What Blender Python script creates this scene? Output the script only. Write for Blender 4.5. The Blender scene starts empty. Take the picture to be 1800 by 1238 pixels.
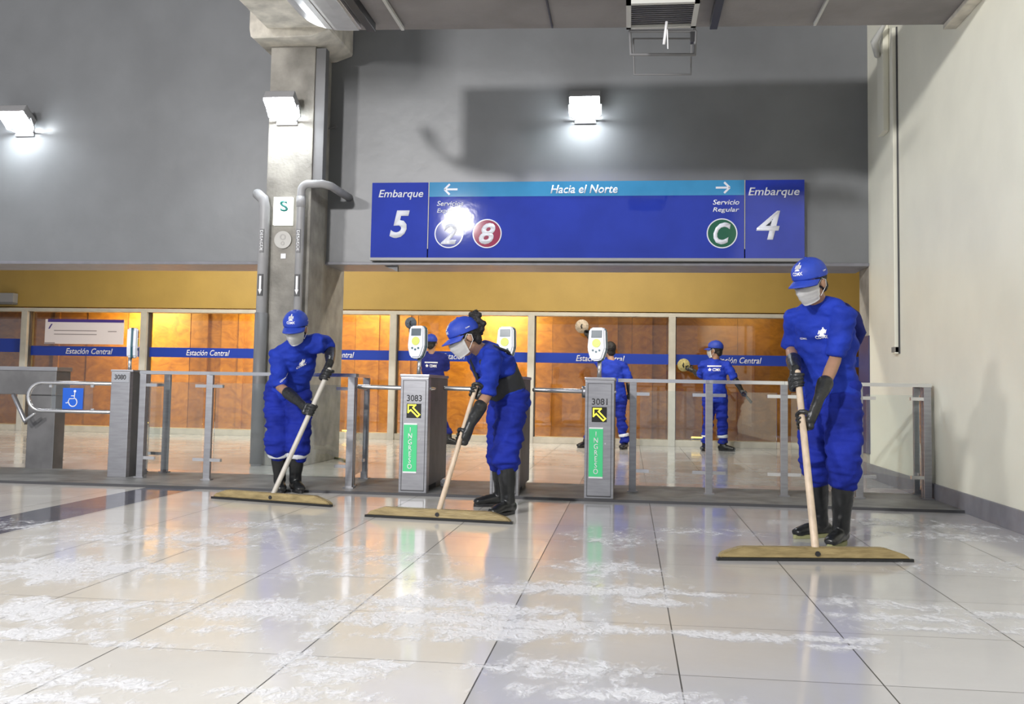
import bpy, bmesh, math, random
from mathutils import Vector, Matrix, noise
from mathutils.bvhtree import BVHTree
random.seed(7)
V = Vector
S = bpy.context.scene
COL = S.collection

# ------------------------------------------------------------------ camera
CF, CPX, CPY, CH = 1727.0, 900.0, 564.0, 0.90
_Y = V((206.5, -(684.3 - CPY), -CF)).normalized()
_X = V((1.0, -0.0097, 0.0)); _X.z = -(_X.x*_Y.x + _X.y*_Y.y)/_Y.z; _X.normalize()
_Z = _X.cross(_Y)
RM = Matrix((_X, _Y, _Z))                       # camera space -> world
cd = bpy.data.cameras.new('camera'); cam = bpy.data.objects.new('camera', cd); COL.objects.link(cam)
cam.matrix_world = Matrix.Translation((0, 0, CH)) @ RM.to_4x4()
cd.sensor_width = 36; cd.lens = 36*CF/1800; cd.shift_y = -(619 - CPY)/1800.0
cd.clip_start = 0.05; cd.clip_end = 200
S.camera = cam
def ray(px, py): return RM @ V((px - CPX, -(py - CPY), -CF))
def P(px, py, Y):
    d = ray(px, py); d = d*(Y/d.y); return V((d.x, Y, d.z + CH))
def FL(px, py, z=0.0):
    d = ray(px, py); t = (z - CH)/d.z; return V((d.x*t, d.y*t, z))
def reach(a, px, py, L, s=-1):
    """point seen at px,py that lies L from joint a (s=-1 nearer solution, +1 farther)"""
    d = ray(px, py).normalized(); o = V((0, 0, CH)); m = a - o; b = m.dot(d)
    disc = b*b - (m.dot(m) - L*L)
    return o + d*(b + (s*math.sqrt(disc) if disc > 0 else 0))

# ------------------------------------------------------------------ world, lights, exposure
S.view_settings.view_transform = 'Standard'; S.view_settings.look = 'None'
S.view_settings.exposure = 0.40; S.view_settings.gamma = 1.0
S.view_settings.use_curve_mapping = False
w = bpy.data.worlds.new('hall'); S.world = w; w.use_nodes = True
w.node_tree.nodes['Background'].inputs[0].default_value = (0.86, 0.90, 1.0, 1)
w.node_tree.nodes['Background'].inputs[1].default_value = 0.42
def area(name, loc, target, sx, sy, power, col=(1, 1, 1)):
    l = bpy.data.lights.new(name, 'AREA'); l.shape = 'RECTANGLE'; l.size = sx; l.size_y = sy; l.energy = power; l.color = col
    o = bpy.data.objects.new(name, l); COL.objects.link(o); o.location = loc
    o.rotation_euler = (V(target) - V(loc)).to_track_quat('-Z', 'Y').to_euler(); return o
area('hall_lamp_light', (-4.4, -3.0, 5.2), (-1.5, 10, 1.0), 0.50, 0.40, 700, (1.0, 0.98, 0.97))
area('hall_lamp_light', (-8.2, -2.5, 5.2), (-4.0, 10, 1.0), 0.8, 0.35, 360, (1.0, 0.98, 0.96))
area('vestibule_light', (-6.2, 13.3, 3.9), (-6.0, 14.3, 0.0), 3.0, 0.4, 150, (1.0, 0.93, 0.80))
area('vestibule_light', (-0.5, 13.3, 3.9), (-0.5, 14.0, 0.0), 3.5, 0.4, 150, (1.0, 0.93, 0.80))
for x, e in ((-9.0, 95), (-6.4, 60), (-4.6, 42), (-2.3, 90), (-0.2, 3), (1.9, 12)):
    area('booth_light', (x, 16.75, 2.35), (x, 17.4, 0.7), 0.9, 0.25, e, (1.0, 0.78, 0.30))

# ------------------------------------------------------------------ materials
MAT = {}
def mat(name, col, rough=0.6, metal=0.0, var=0.0, scale=8.0, bump=0.0, bscale=40.0, spec=0.5, emis=None, estr=0.0, col2=None, stretch=None, coat=0.0):
    if name in MAT: return MAT[name]
    m = bpy.data.materials.new(name); m.use_nodes = True; nt = m.node_tree; N = nt.nodes; L = nt.links
    b = N['Principled BSDF']
    b.inputs['Base Color'].default_value = (*col, 1); b.inputs['Roughness'].default_value = rough
    b.inputs['Metallic'].default_value = metal; b.inputs['Specular IOR Level'].default_value = spec
    b.inputs['Coat Weight'].default_value = coat; b.inputs['Coat Roughness'].default_value = 0.08
    tc = N.new('ShaderNodeTexCoord'); mp = N.new('ShaderNodeMapping'); L.new(tc.outputs['Object'], mp.inputs[0])
    if stretch: mp.inputs['Scale'].default_value = stretch
    nz = N.new('ShaderNodeTexNoise'); nz.inputs['Scale'].default_value = scale; nz.inputs['Detail'].default_value = 5
    L.new(mp.outputs[0], nz.inputs['Vector'])
    mx = N.new('ShaderNodeMix'); mx.data_type = 'RGBA'
    c2 = col2 if col2 else tuple(max(0, c*(1 - var)) for c in col)
    c1 = col if col2 else tuple(min(1, c*(1 + var*0.5)) for c in col)
    mx.inputs[6].default_value = (*c1, 1); mx.inputs[7].default_value = (*c2, 1)
    rp = N.new('ShaderNodeValToRGB'); rp.color_ramp.elements[0].position = 0.35; rp.color_ramp.elements[1].position = 0.68
    L.new(nz.outputs[0], rp.inputs[0]); L.new(rp.outputs[0], mx.inputs[0]); L.new(mx.outputs[2], b.inputs['Base Color'])
    if bump:
        n2 = N.new('ShaderNodeTexNoise'); n2.inputs['Scale'].default_value = bscale; n2.inputs['Detail'].default_value = 4
        L.new(mp.outputs[0], n2.inputs['Vector'])
        bp = N.new('ShaderNodeBump'); bp.inputs['Strength'].default_value = bump; bp.inputs['Distance'].default_value = 0.01
        L.new(n2.outputs[0], bp.inputs['Height']); L.new(bp.outputs[0], b.inputs['Normal'])
    if emis:
        b.inputs['Emission Color'].default_value = (*emis, 1); b.inputs['Emission Strength'].default_value = estr
    MAT[name] = m; return m
M = dict(
 wall_grey=mat('grey_enamel_wall', (0.180, 0.187, 0.196), 0.36, var=0.10, scale=1.6, bump=0.25, bscale=5, spec=0.5),
 concrete=mat('concrete', (0.30, 0.285, 0.255), 0.75, var=0.30, scale=4, bump=0.6, bscale=25),
 concrete_l=mat('pale_lamplit_concrete', (0.66, 0.62, 0.54), 0.75, var=0.30, scale=5, bump=0.6, bscale=22),  # floodlight glow on the beam is put into this paler colour
 slab=mat('ceiling_slab', (0.25, 0.235, 0.235), 0.85, var=0.15, scale=2.5, bump=0.3, bscale=30),
 cream=mat('cream_wall', (0.80, 0.785, 0.665), 0.42, var=0.06, scale=1.5, bump=0.12, bscale=6),
 yellow=mat('yellow_wall', (0.41, 0.275, 0.07), 0.55, var=0.07, scale=2, bump=0.1, bscale=30),
 base=mat('grey_skirting', (0.20, 0.20, 0.225), 0.4, var=0.15, scale=8),
 curb=mat('worn_grey_curb', (0.20, 0.20, 0.195), 0.5, var=0.35, scale=5, bump=0.2, bscale=30),
 curbedge=mat('curb_edge', (0.05, 0.05, 0.055), 0.5),
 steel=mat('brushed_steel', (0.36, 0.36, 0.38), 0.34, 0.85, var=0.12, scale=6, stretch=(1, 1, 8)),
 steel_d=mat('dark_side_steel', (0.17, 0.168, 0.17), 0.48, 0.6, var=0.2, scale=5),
 chrome=mat('polished_tube', (0.70, 0.70, 0.71), 0.20, 0.9),
 groove=mat('groove', (0.06, 0.06, 0.065), 0.5),
 frame=mat('window_frame_paint', (0.52, 0.50, 0.44), 0.4, var=0.08),
 sill=mat('pale_stone_sill', (0.50, 0.46, 0.38), 0.4, var=0.12, scale=6),
 blue=mat('sign_blue', (0.022, 0.045, 0.38), 0.035, var=0.10, scale=3, bump=0.05, bscale=6),
 lblue=mat('sign_light_blue', (0.055, 0.27, 0.52), 0.05, var=0.10, scale=3),
 band=mat('band_blue', (0.015, 0.05, 0.40), 0.35),
 white=mat('white_print', (0.80, 0.80, 0.82), 0.4),
 signw=mat('white_letters', (0.75, 0.77, 0.85), 0.06),
 maroon=mat('sign_maroon', (0.30, 0.03, 0.08), 0.05), sgreen=mat('sign_green', (0.02, 0.12, 0.07), 0.05), navy=mat('sign_navy', (0.05, 0.07, 0.35), 0.05),
 cloth=mat('blue_cloth', (0.014, 0.038, 0.36), 0.75, var=0.25, scale=6, bump=0.7, bscale=22, spec=0.2),
 cloth_t=mat('blue_trouser_cloth', (0.011, 0.024, 0.27), 0.8, var=0.3, scale=6, bump=0.8, bscale=18, spec=0.2),
 cloth_n=mat('navy_cloth', (0.012, 0.018, 0.14), 0.8, var=0.2, scale=7, bump=0.4, bscale=18, spec=0.2),
 capm=mat('cap_blue', (0.016, 0.050, 0.40), 0.6, var=0.1, scale=20, bump=0.2, bscale=60),
 rubber=mat('black_rubber', (0.012, 0.013, 0.014), 0.30, var=0.3, scale=10, bump=0.25, bscale=14),
 glovem=mat('black_glove', (0.016, 0.017, 0.018), 0.38, var=0.3, scale=14, bump=0.5, bscale=25),
 belt=mat('black_support_belt', (0.02, 0.022, 0.026), 0.7, bump=0.4, bscale=40),
 sole=mat('olive_sole', (0.27, 0.27, 0.13), 0.6, var=0.2),
 skin=mat('skin', (0.34, 0.19, 0.12), 0.5, var=0.10, scale=20, bump=0.1, bscale=60),
 hair=mat('dark_hair', (0.012, 0.010, 0.010), 0.6, var=0.3, scale=40, bump=1.0, bscale=70),
 maskw=mat('white_mask', (0.80, 0.80, 0.80), 0.7, var=0.05, bump=0.2, bscale=30),
 eyew=mat('eye_white', (0.7, 0.7, 0.7), 0.3), eyed=mat('eye_dark', (0.02, 0.012, 0.01), 0.2),
 hivis=mat('reflective_band', (0.62, 0.64, 0.68), 0.5),
 woodb=mat('squeegee_wood', (0.34, 0.26, 0.12), 0.45, col2=(0.20, 0.15, 0.065), scale=6, stretch=(1, 6, 6), bump=0.3, bscale=20),
 woodh=mat('pale_wood_handle', (0.58, 0.46, 0.34), 0.5, var=0.18, scale=6, stretch=(6, 6, 1)),
 plasth=mat('grey_handle', (0.50, 0.47, 0.42), 0.45, var=0.1),
 black=mat('black_plastic', (0.015, 0.015, 0.017), 0.4),
 ply=None,
 disp=mat('display_black', (0.012, 0.012, 0.010), 0.3),
 led=mat('led_yellow', (0.8, 0.75, 0.05), 0.4, emis=(1.0, 0.93, 0.05), estr=1.3),
 green=mat('entry_green', (0.05, 0.42, 0.17), 0.35, emis=(0.06, 0.55, 0.22), estr=0.25),
 readerw=mat('reader_white', (0.72, 0.75, 0.82), 0.3), readerg=mat('reader_stripe', (0.02, 0.09, 0.12), 0.35),
 readers=mat('reader_screen', (0.10, 0.13, 0.15), 0.2), ready=mat('reader_yellow', (0.62, 0.66, 0.12), 0.4),
 pipe=mat('grey_pvc_pipe', (0.33, 0.33, 0.34), 0.42, var=0.1, scale=6), pipe_d=mat('dark_duct', (0.16, 0.16, 0.165), 0.5),
 flood=mat('flood_glass', (1, 1, 1), 0.3, emis=(0.90, 0.96, 1.0), estr=95.0),
 housing=mat('lamp_housing', (0.30, 0.30, 0.31), 0.45),
 backlit=mat('lit_sign_face', (0.8, 0.8, 0.76), 0.3, emis=(0.95, 1.0, 0.93), estr=0.75),
 teal=mat('teal_print', (0.03, 0.25, 0.22), 0.4),
 disc=mat('pale_disc', (0.45, 0.44, 0.41), 0.4), discp=mat('disc_print', (0.34, 0.33, 0.31), 0.4),
 accb=mat('access_blue', (0.008, 0.10, 0.55), 0.35),
 boardw=mat('board_white', (0.86, 0.80, 0.83), 0.4), boardp=mat('board_purple', (0.07, 0.04, 0.26), 0.4), boardl=mat('board_lines', (0.38, 0.33, 0.35), 0.5),
 fixw=mat('fixture_white', (0.50, 0.50, 0.47), 0.4), fixd=mat('fixture_louvre', (0.11, 0.105, 0.085), 0.3, 0.6, var=0.5, scale=9),
 panelw=mat('white_ceiling_panel', (0.52, 0.53, 0.56), 0.2, var=0.08),
 padg=mat('grey_pad', (0.10, 0.13, 0.18), 0.8, var=0.3, scale=40, bump=0.6, bscale=80), padw=mat('pale_pad', (0.48, 0.40, 0.31), 0.8, var=0.3, scale=40, bump=0.6, bscale=80),
 pady=mat('yellow_pad', (0.42, 0.36, 0.15), 0.8, var=0.3, scale=40, bump=0.6, bscale=80),
 warm=mat('warm_lamp', (1, 0.8, 0.3), 0.3, emis=(1.0, 0.62, 0.10), estr=3.0),
 bluegrey=mat('glossy_blue_panel', (0.055, 0.055, 0.13), 0.25, var=0.15, scale=4),
)
def glass_mat(name, tint=(0.93, 0.96, 0.96), refl=0.12, rough=0.02):
    m = bpy.data.materials.new(name); m.use_nodes = True; nt = m.node_tree; N = nt.nodes; L = nt.links
    N.remove(N['Principled BSDF']); out = N['Material Output']
    t = N.new('ShaderNodeBsdfTransparent'); t.inputs[0].default_value = (*tint, 1)
    g = N.new('ShaderNodeBsdfGlossy'); g.inputs['Roughness'].default_value = rough; g.inputs[0].default_value = (1, 1, 1, 1)
    fr = N.new('ShaderNodeFresnel'); fr.inputs[0].default_value = 1.45
    nz = N.new('ShaderNodeTexNoise'); nz.inputs['Scale'].default_value = 3
    mm = N.new('ShaderNodeMath'); mm.operation = 'MULTIPLY_ADD'; mm.inputs[1].default_value = 0.9; mm.inputs[2].default_value = refl*0.25
    L.new(fr.outputs[0], mm.inputs[0])
    mx = N.new('ShaderNodeMixShader'); L.new(mm.outputs[0], mx.inputs[0]); L.new(t.outputs[0], mx.inputs[1]); L.new(g.outputs[0], mx.inputs[2])
    L.new(mx.outputs[0], out.inputs[0]); return m
M['glass'] = glass_mat('clear_glass'); M['glassw'] = glass_mat('window_glass', (0.96, 0.95, 0.93), 0.10)

def ply_mat():
    m = bpy.data.materials.new('plywood_boards'); m.use_nodes = True; nt = m.node_tree; N = nt.nodes; L = nt.links; b = N['Principled BSDF']
    b.inputs['Roughness'].default_value = 0.45
    tc = N.new('ShaderNodeTexCoord'); mp = N.new('ShaderNodeMapping'); mp.inputs['Scale'].default_value = (1.0, 1, 1.6); L.new(tc.outputs['Object'], mp.inputs[0])
    nz = N.new('ShaderNodeTexNoise'); nz.inputs['Scale'].default_value = 3.2; nz.inputs['Detail'].default_value = 8; nz.inputs['Roughness'].default_value = 0.7; nz.inputs['Distortion'].default_value = 1.4
    L.new(mp.outputs[0], nz.inputs['Vector'])
    rp = N.new('ShaderNodeValToRGB'); e = rp.color_ramp.elements
    e[0].position = 0.30; e[0].color = (0.20, 0.075, 0.011, 1); e[1].position = 0.72; e[1].color = (0.46, 0.225, 0.028, 1)
    L.new(nz.outputs[0], rp.inputs[0])
    oi = N.new('ShaderNodeObjectInfo')
    mx = N.new('ShaderNodeMix'); mx.data_type = 'RGBA'; mx.blend_type = 'MULTIPLY'; mx.inputs[0].default_value = 1
    cr = N.new('ShaderNodeValToRGB'); cr.color_ramp.elements[0].color = (0.62, 0.55, 0.50, 1); cr.color_ramp.elements[1].color = (1.1, 1.05, 1, 1)
    L.new(oi.outputs['Random'], cr.inputs[0]); L.new(rp.outputs[0], mx.inputs[6]); L.new(cr.outputs[0], mx.inputs[7])
    L.new(mx.outputs[2], b.inputs['Base Color']); return m
M['ply'] = ply_mat()

TX0, TW, TY0, TH = 0.166, 0.624, 3.22, 0.665
def floor_mat():
    m = bpy.data.materials.new('wet_glossy_tiles'); m.use_nodes = True; nt = m.node_tree; N = nt.nodes; L = nt.links; b = N['Principled BSDF']
    tc = N.new('ShaderNodeTexCoord'); sp = N.new('ShaderNodeSeparateXYZ'); L.new(tc.outputs['Object'], sp.inputs[0])
    def mth(op, a, bb=None, c=None):
        n = N.new('ShaderNodeMath'); n.operation = op
        for i, v in enumerate((a, bb, c)):
            if v is None: continue
            if isinstance(v, (int, float)): n.inputs[i].default_value = v
            else: L.new(v, n.inputs[i])
        return n.outputs[0]
    def line(coord, o, wd, hw):
        u = mth('DIVIDE', mth('SUBTRACT', coord, o), wd); f = mth('FRACT', u)
        d = mth('MINIMUM', f, mth('SUBTRACT', 1.0, f))
        return mth('LESS_THAN', mth('MULTIPLY', d, wd), hw), u
    gx, ux = line(sp.outputs[0], TX0, TW, 0.0025); gy, uy = line(sp.outputs[1], TY0, TH, 0.0022)
    grout = mth('MAXIMUM', gx, mth('MULTIPLY', gy, 0.9))
    # per tile tone
    cb = N.new('ShaderNodeCombineXYZ'); L.new(mth('FLOOR', ux), cb.inputs[0]); L.new(mth('FLOOR', uy), cb.inputs[1])
    wn = N.new('ShaderNodeTexWhiteNoise'); L.new(cb.outputs[0], wn.inputs[0])
    nz = N.new('ShaderNodeTexNoise'); nz.inputs['Scale'].default_value = 1.3; nz.inputs['Detail'].default_value = 6; L.new(tc.outputs['Object'], nz.inputs['Vector'])
    right = mth('GREATER_THAN', sp.outputs[0], TX0 - TW)
    mx = N.new('ShaderNodeMix'); mx.data_type = 'RGBA'; mx.inputs[6].default_value = (0.68, 0.655, 0.61, 1); mx.inputs[7].default_value = (0.50, 0.495, 0.50, 1); L.new(right, mx.inputs[0])
    # darker grey-blue band of tiles on the left
    st = mth('MULTIPLY', mth('LESS_THAN', sp.outputs[0], -3.60), mth('GREATER_THAN', sp.outputs[0], -4.04))
    st = mth('MULTIPLY', st, mth('LESS_THAN', sp.outputs[1], 8.0))
    m2 = N.new('ShaderNodeMix'); m2.data_type = 'RGBA'; m2.inputs[7].default_value = (0.135, 0.14, 0.175, 1); L.new(st, m2.inputs[0]); L.new(mx.outputs[2], m2.inputs[6])
    m3 = N.new('ShaderNodeMix'); m3.data_type = 'RGBA'; m3.blend_type = 'MULTIPLY'; m3.inputs[0].default_value = 1
    v = mth('ADD', mth('MULTIPLY', wn.outputs[0], 0.10), mth('MULTIPLY_ADD', nz.outputs[0], 0.25, 0.82))
    cc = N.new('ShaderNodeCombineColor'); 
    for i in range(3): L.new(v, cc.inputs[i])
    L.new(m2.outputs[2], m3.inputs[6]); L.new(cc.outputs[0], m3.inputs[7])
    m4 = N.new('ShaderNodeMix'); m4.data_type = 'RGBA'; m4.inputs[7].default_value = (0.06, 0.055, 0.05, 1); L.new(grout, m4.inputs[0]); L.new(m3.outputs[2], m4.inputs[6])
    L.new(m4.outputs[2], b.inputs['Base Color'])
    # wet film: uneven gloss
    n2 = N.new('ShaderNodeTexNoise'); n2.inputs['Scale'].default_value = 2.2; n2.inputs['Detail'].default_value = 4; L.new(tc.outputs['Object'], n2.inputs['Vector'])
    rr = mth('MULTIPLY_ADD', n2.outputs[0], 0.26, 0.0); L.new(mth('MAXIMUM', rr, mth('MULTIPLY', grout, 0.6)), b.inputs['Roughness'])
    b.inputs['Specular IOR Level'].default_value = 0.42
    b.inputs['Coat Weight'].default_value = 0.15; b.inputs['Coat Roughness'].default_value = 0.03
    n3 = N.new('ShaderNodeTexNoise'); n3.inputs['Scale'].default_value = 7; n3.inputs['Detail'].default_value = 3; L.new(tc.outputs['Object'], n3.inputs['Vector'])
    bp = N.new('ShaderNodeBump'); bp.inputs['Strength'].default_value = 0.06; bp.inputs['Distance'].default_value = 0.01
    L.new(n3.outputs[0], bp.inputs['Height']); L.new(bp.outputs[0], b.inputs['Normal'])
    return m
M['floor'] = floor_mat()
def foam_mat():
    m = bpy.data.materials.new('soap_foam'); m.use_nodes = True; nt = m.node_tree; N = nt.nodes; L = nt.links; b = N['Principled BSDF']
    b.inputs['Base Color'].default_value = (0.90, 0.91, 0.95, 1); b.inputs['Roughness'].default_value = 0.35
    tc = N.new('ShaderNodeTexCoord'); at = N.new('ShaderNodeAttribute'); at.attribute_name = 'foam'
    mp = N.new('ShaderNodeMapping'); mp.inputs['Scale'].default_value = (1, 0.62, 1); L.new(tc.outputs['Object'], mp.inputs[0])
    def nz(s, d, dist=0):
        n = N.new('ShaderNodeTexNoise'); n.inputs['Scale'].default_value = s; n.inputs['Detail'].default_value = d; n.inputs['Distortion'].default_value = dist; L.new(mp.outputs[0], n.inputs['Vector']); return n.outputs[0]
    def mth(op, a, bb, c=None):
        n = N.new('ShaderNodeMath'); n.operation = op
        for i, v in enumerate((a, bb, c)):
            if v is None: continue
            if isinstance(v, (int, float)): n.inputs[i].default_value = v
            else: L.new(v, n.inputs[i])
        return n.outputs[0]
    big = nz(9.0, 9, 1.0); fine = nz(38, 4, 0.8)
    s = mth('ADD', mth('MULTIPLY', big, 0.85), mth('MULTIPLY', fine, 0.46))
    s = mth('ADD', s, mth('MULTIPLY_ADD', at.outputs['Fac'], 0.46, -0.83))
    mr = N.new('ShaderNodeMapRange'); mr.interpolation_type = 'SMOOTHSTEP'; mr.inputs[1].default_value = 0.0; mr.inputs[2].default_value = 0.26; mr.inputs[4].default_value = 0.64; L.new(s, mr.inputs[0])
    L.new(mr.outputs[0], b.inputs['Alpha'])
    bp = N.new('ShaderNodeBump'); bp.inputs['Strength'].default_value = 0.9; bp.inputs['Distance'].default_value = 0.01; L.new(fine, bp.inputs['Height']); L.new(bp.outputs[0], b.inputs['Normal'])
    return m
M['foam'] = foam_mat()

# ------------------------------------------------------------------ object helpers
def tag(o, label=None, cat=None, group=None, kind=None):
    if label: o['label'] = label
    if cat: o['category'] = cat
    if group: o['group'] = group
    if kind: o['kind'] = kind
    return o
def obj(name, me, m, parent=None, smooth=False):
    if isinstance(me, bmesh.types.BMesh):
        bm = me; bmesh.ops.recalc_face_normals(bm, faces=bm.faces); me = bpy.data.meshes.new(name); bm.to_mesh(me); bm.free()
    me.name = name
    if smooth:
        for p in me.polygons: p.use_smooth = True
    o = bpy.data.objects.new(name, me); COL.objects.link(o)
    if m is not None and not me.materials: me.materials.append(m)
    if parent is not None:
        o.parent = parent
        if parent.get('_w') and parent.parent is None: o.matrix_parent_inverse = Matrix.Translation(-parent.location)
        if parent.get('_w'): o['_w'] = 1
    return o
def empty(name, loc=(0, 0, 0), world=False):
    o = bpy.data.objects.new(name, None); o.location = loc; o.empty_display_size = 0.1; COL.objects.link(o)
    if world: o['_w'] = 1
    return o
def thing(name, label, cat, loc=(0, 0, 0), group=None, world=True):
    return tag(empty(name, loc, world), label, cat, group)
def struct(name, me, m, parent=None, smooth=False):
    o = obj(name, me, m, parent, smooth)
    if parent is None: o['kind'] = 'structure'
    return o
def copy_tree(o, parent=None):
    c = o.copy(); COL.objects.link(c); c.parent = parent
    for ch in list(o.children): copy_tree(ch, c)
    return c
def box(x0, x1, y0, y1, z0, z1, bm=None, bev=0.0):
    own = bm or bmesh.new()
    vs = [own.verts.new((x, y, z)) for x in (x0, x1) for y in (y0, y1) for z in (z0, z1)]
    fs = [own.faces.new([vs[i] for i in f]) for f in ((0, 1, 3, 2), (4, 6, 7, 5), (0, 4, 5, 1), (2, 3, 7, 6), (0, 2, 6, 4), (1, 5, 7, 3))]
    if bev:
        es = set(e for f in fs for e in f.edges)
        bmesh.ops.bevel(own, geom=list(es), offset=bev, segments=2, affect='EDGES', profile=0.7)
    return own
def frame_of(d, ref=None):
    d = d.normalized(); r = ref if ref is not None else (V((0, 0, 1)) if abs(d.z) < 0.9 else V((1, 0, 0)))
    a = (r - d*r.dot(d)); a = a.normalized() if a.length > 1e-6 else V((1, 0, 0)); b = d.cross(a); return a, b
def tube(bm, pts, rad, n=14, ref=None, cap='round'):
    """closed loft along pts; rad: number or (along ref, across ref)"""
    pts = [V(p) for p in pts]; k = len(pts)
    if isinstance(rad, (int, float)): rad = [rad]*k
    R = [(r, r) if isinstance(r, (int, float)) else r for r in rad]
    ds = [(pts[min(i+1, k-1)] - pts[max(i-1, 0)]).normalized() for i in range(k)]
    rings = []; a0 = ref
    def ring(p, d, r):
        nonlocal a0
        a, b = frame_of(d, ref if ref is not None else a0)
        if ref is None: a0 = a
        return [bm.verts.new(p + a*(r[0]*math.cos(t*2*math.pi/n)) + b*(r[1]*math.sin(t*2*math.pi/n))) for t in range(n)]
    if cap == 'round':
        h = min(R[0])
        for s, q in ((0.85, 0.5), (0.45, 0.87)): rings.append(ring(pts[0] - ds[0]*h*s, ds[0], (R[0][0]*q, R[0][1]*q)))
    for p, d, r in zip(pts, ds, R): rings.append(ring(p, d, r))
    if cap == 'round':
        h = min(R[-1])
        for s, q in ((0.45, 0.87), (0.85, 0.5)): rings.append(ring(pts[-1] + ds[-1]*h*s, ds[-1], (R[-1][0]*q, R[-1][1]*q)))
    for a, b in zip(rings[:-1], rings[1:]):
        for t in range(n): bm.faces.new((a[t], a[(t+1) % n], b[(t+1) % n], b[t]))
    bm.faces.new(rings[0][::-1]); bm.faces.new(rings[-1]); return bm
def cyl(p0, p1, r, n=20, bm=None):
    return tube(bm or bmesh.new(), [p0, p1], r, n, cap='flat')
def ellip(bm, c, rx, ry, rz, mtx=None, seg=20, rings=14):
    m = Matrix.Translation(V(c)) @ (mtx.to_4x4() if mtx else Matrix.Identity(4)) @ Matrix.Diagonal((rx, ry, rz, 1))
    bmesh.ops.create_uvsphere(bm, u_segments=seg, v_segments=rings, radius=1, matrix=m); return bm
def prism(poly, y0, y1, bm=None):
    """polygon in x,z extruded along y"""
    bm = bm or bmesh.new()
    a = [bm.verts.new((x, y0, z)) for x, z in poly]; b = [bm.verts.new((x, y1, z)) for x, z in poly]; n = len(poly)
    bm.faces.new(a[::-1]); bm.faces.new(b)
    for i in range(n): bm.faces.new((a[i], a[(i+1) % n], b[(i+1) % n], b[i]))
    return bm
def disc(cx, cz, r, y0, y1, n=40, bm=None): return prism([(cx + r*math.cos(t*2*math.pi/n), cz + r*math.sin(t*2*math.pi/n)) for t in range(n)], y0, y1, bm)
def ringxz(cx, cz, r0, r1, y0, y1, a0=0, a1=2*math.pi, n=40):
    bm = bmesh.new(); full = abs(a1 - a0 - 2*math.pi) < 1e-4
    pr = []
    for i in range(n if full else n+1):
        t = a0 + (a1 - a0)*i/n; pr.append([bm.verts.new((cx + r*math.cos(t), y, cz + r*math.sin(t))) for r, y in ((r0, y0), (r1, y0), (r1, y1), (r0, y1))])
    m = len(pr)
    for i in range(m if full else m-1):
        a, b = pr[i], pr[(i+1) % m]
        for j in range(4): bm.faces.new((a[j], a[(j+1) % 4], b[(j+1) % 4], b[j]))
    return bm
def evalmesh(o):
    dg = bpy.context.evaluated_depsgraph_get(); me = bpy.data.meshes.new_from_object(o.evaluated_get(dg)); return me
def text_mesh(s, w, h, depth=0.004, shear=0.0, bold=0.0, vertical=False):
    """flat text standing in x,z facing -y, bottom left at origin, exactly w x h"""
    c = bpy.data.curves.new('t', 'FONT'); c.body = s; c.size = 1; c.shear = shear; c.offset = bold; c.resolution_u = 3
    if vertical: c.body = '\n'.join(s); c.align_x = 'CENTER'; c.space_line = 0.82
    o = bpy.data.objects.new('t', c); COL.objects.link(o); bpy.context.view_layer.update(); me = evalmesh(o)
    bpy.data.objects.remove(o); bpy.data.curves.remove(c)
    xs = [v.co.x for v in me.vertices]; ys = [v.co.y for v in me.vertices]
    x0, x1, y0, y1 = min(xs), max(xs), min(ys), max(ys)
    for v in me.vertices: v.co = V(((v.co.x - x0)/(x1 - x0)*w, 0, (v.co.y - y0)/(y1 - y0)*h))
    bm = bmesh.new(); bm.from_mesh(me); bmesh.ops.remove_doubles(bm, verts=bm.verts, dist=1e-6)
    if depth:
        r = bmesh.ops.extrude_face_region(bm, geom=list(bm.faces)); bmesh.ops.translate(bm, vec=(0, -depth, 0), verts=[g for g in r['geom'] if isinstance(g, bmesh.types.BMVert)])
        bmesh.ops.recalc_face_normals(bm, faces=bm.faces)
    bm.to_mesh(me); bm.free(); me.materials.clear(); return me
def text(name, s, x, y, z, w, h, m, parent, **k):
    me = text_mesh(s, w, h, **k); me.transform(Matrix.Translation((x - w/2, y, z - h/2))); return obj(name, me, m, parent)

# ================================================================== SETTING
GW = 11.0       # grey wall plane
WW = 16.0       # window wall plane
XR = 2.57       # right wall
struct('floor', box(-16, XR + 0.3, -6, 20, -0.2, 0), M['floor'])
cb = struct('trim_1', box(-9, XR, 7.95, 9.15, 0.0, 0.02), M['curb'])
obj('edge_strip', box(-9, XR, 7.935, 7.95, 0.0, 0.021), M['curbedge'], cb)
gz = P(1000, 462, GW).z
struct('wall_back', box(-16, XR, GW, GW + 0.6, gz, 6.0), M['wall_grey'])
struct('trim_2', box(-16, XR, GW - 0.03, GW + 0.63, gz - 0.035, gz, bev=0.008), M['base'])
struct('wall_right', box(XR, XR + 0.3, -6, GW, 0, 6.0), M['cream'])
bsb = bmesh.new(); box(XR - 0.02, XR, -6, GW + 0.44, 0.0, 0.15, bsb, bev=0.004); struct('baseboard_right', bsb, M['base'])
# pier behind the grey wall on the right, its dado painted blue grey
struct('wall_pier', box(XR, XR + 0.3, GW, GW + 0.44, 0, 6.0), M['concrete'])
struct('wall_pier_back', box(XR + 0.3, 5.2, GW + 0.2, GW + 0.44, 0, 4.4), M['yellow'])
struct('trim_4', box(XR - 0.012, XR, GW - 0.02, GW + 0.44, 0.25, P(1515, 590, GW).z), M['bluegrey'])
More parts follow.
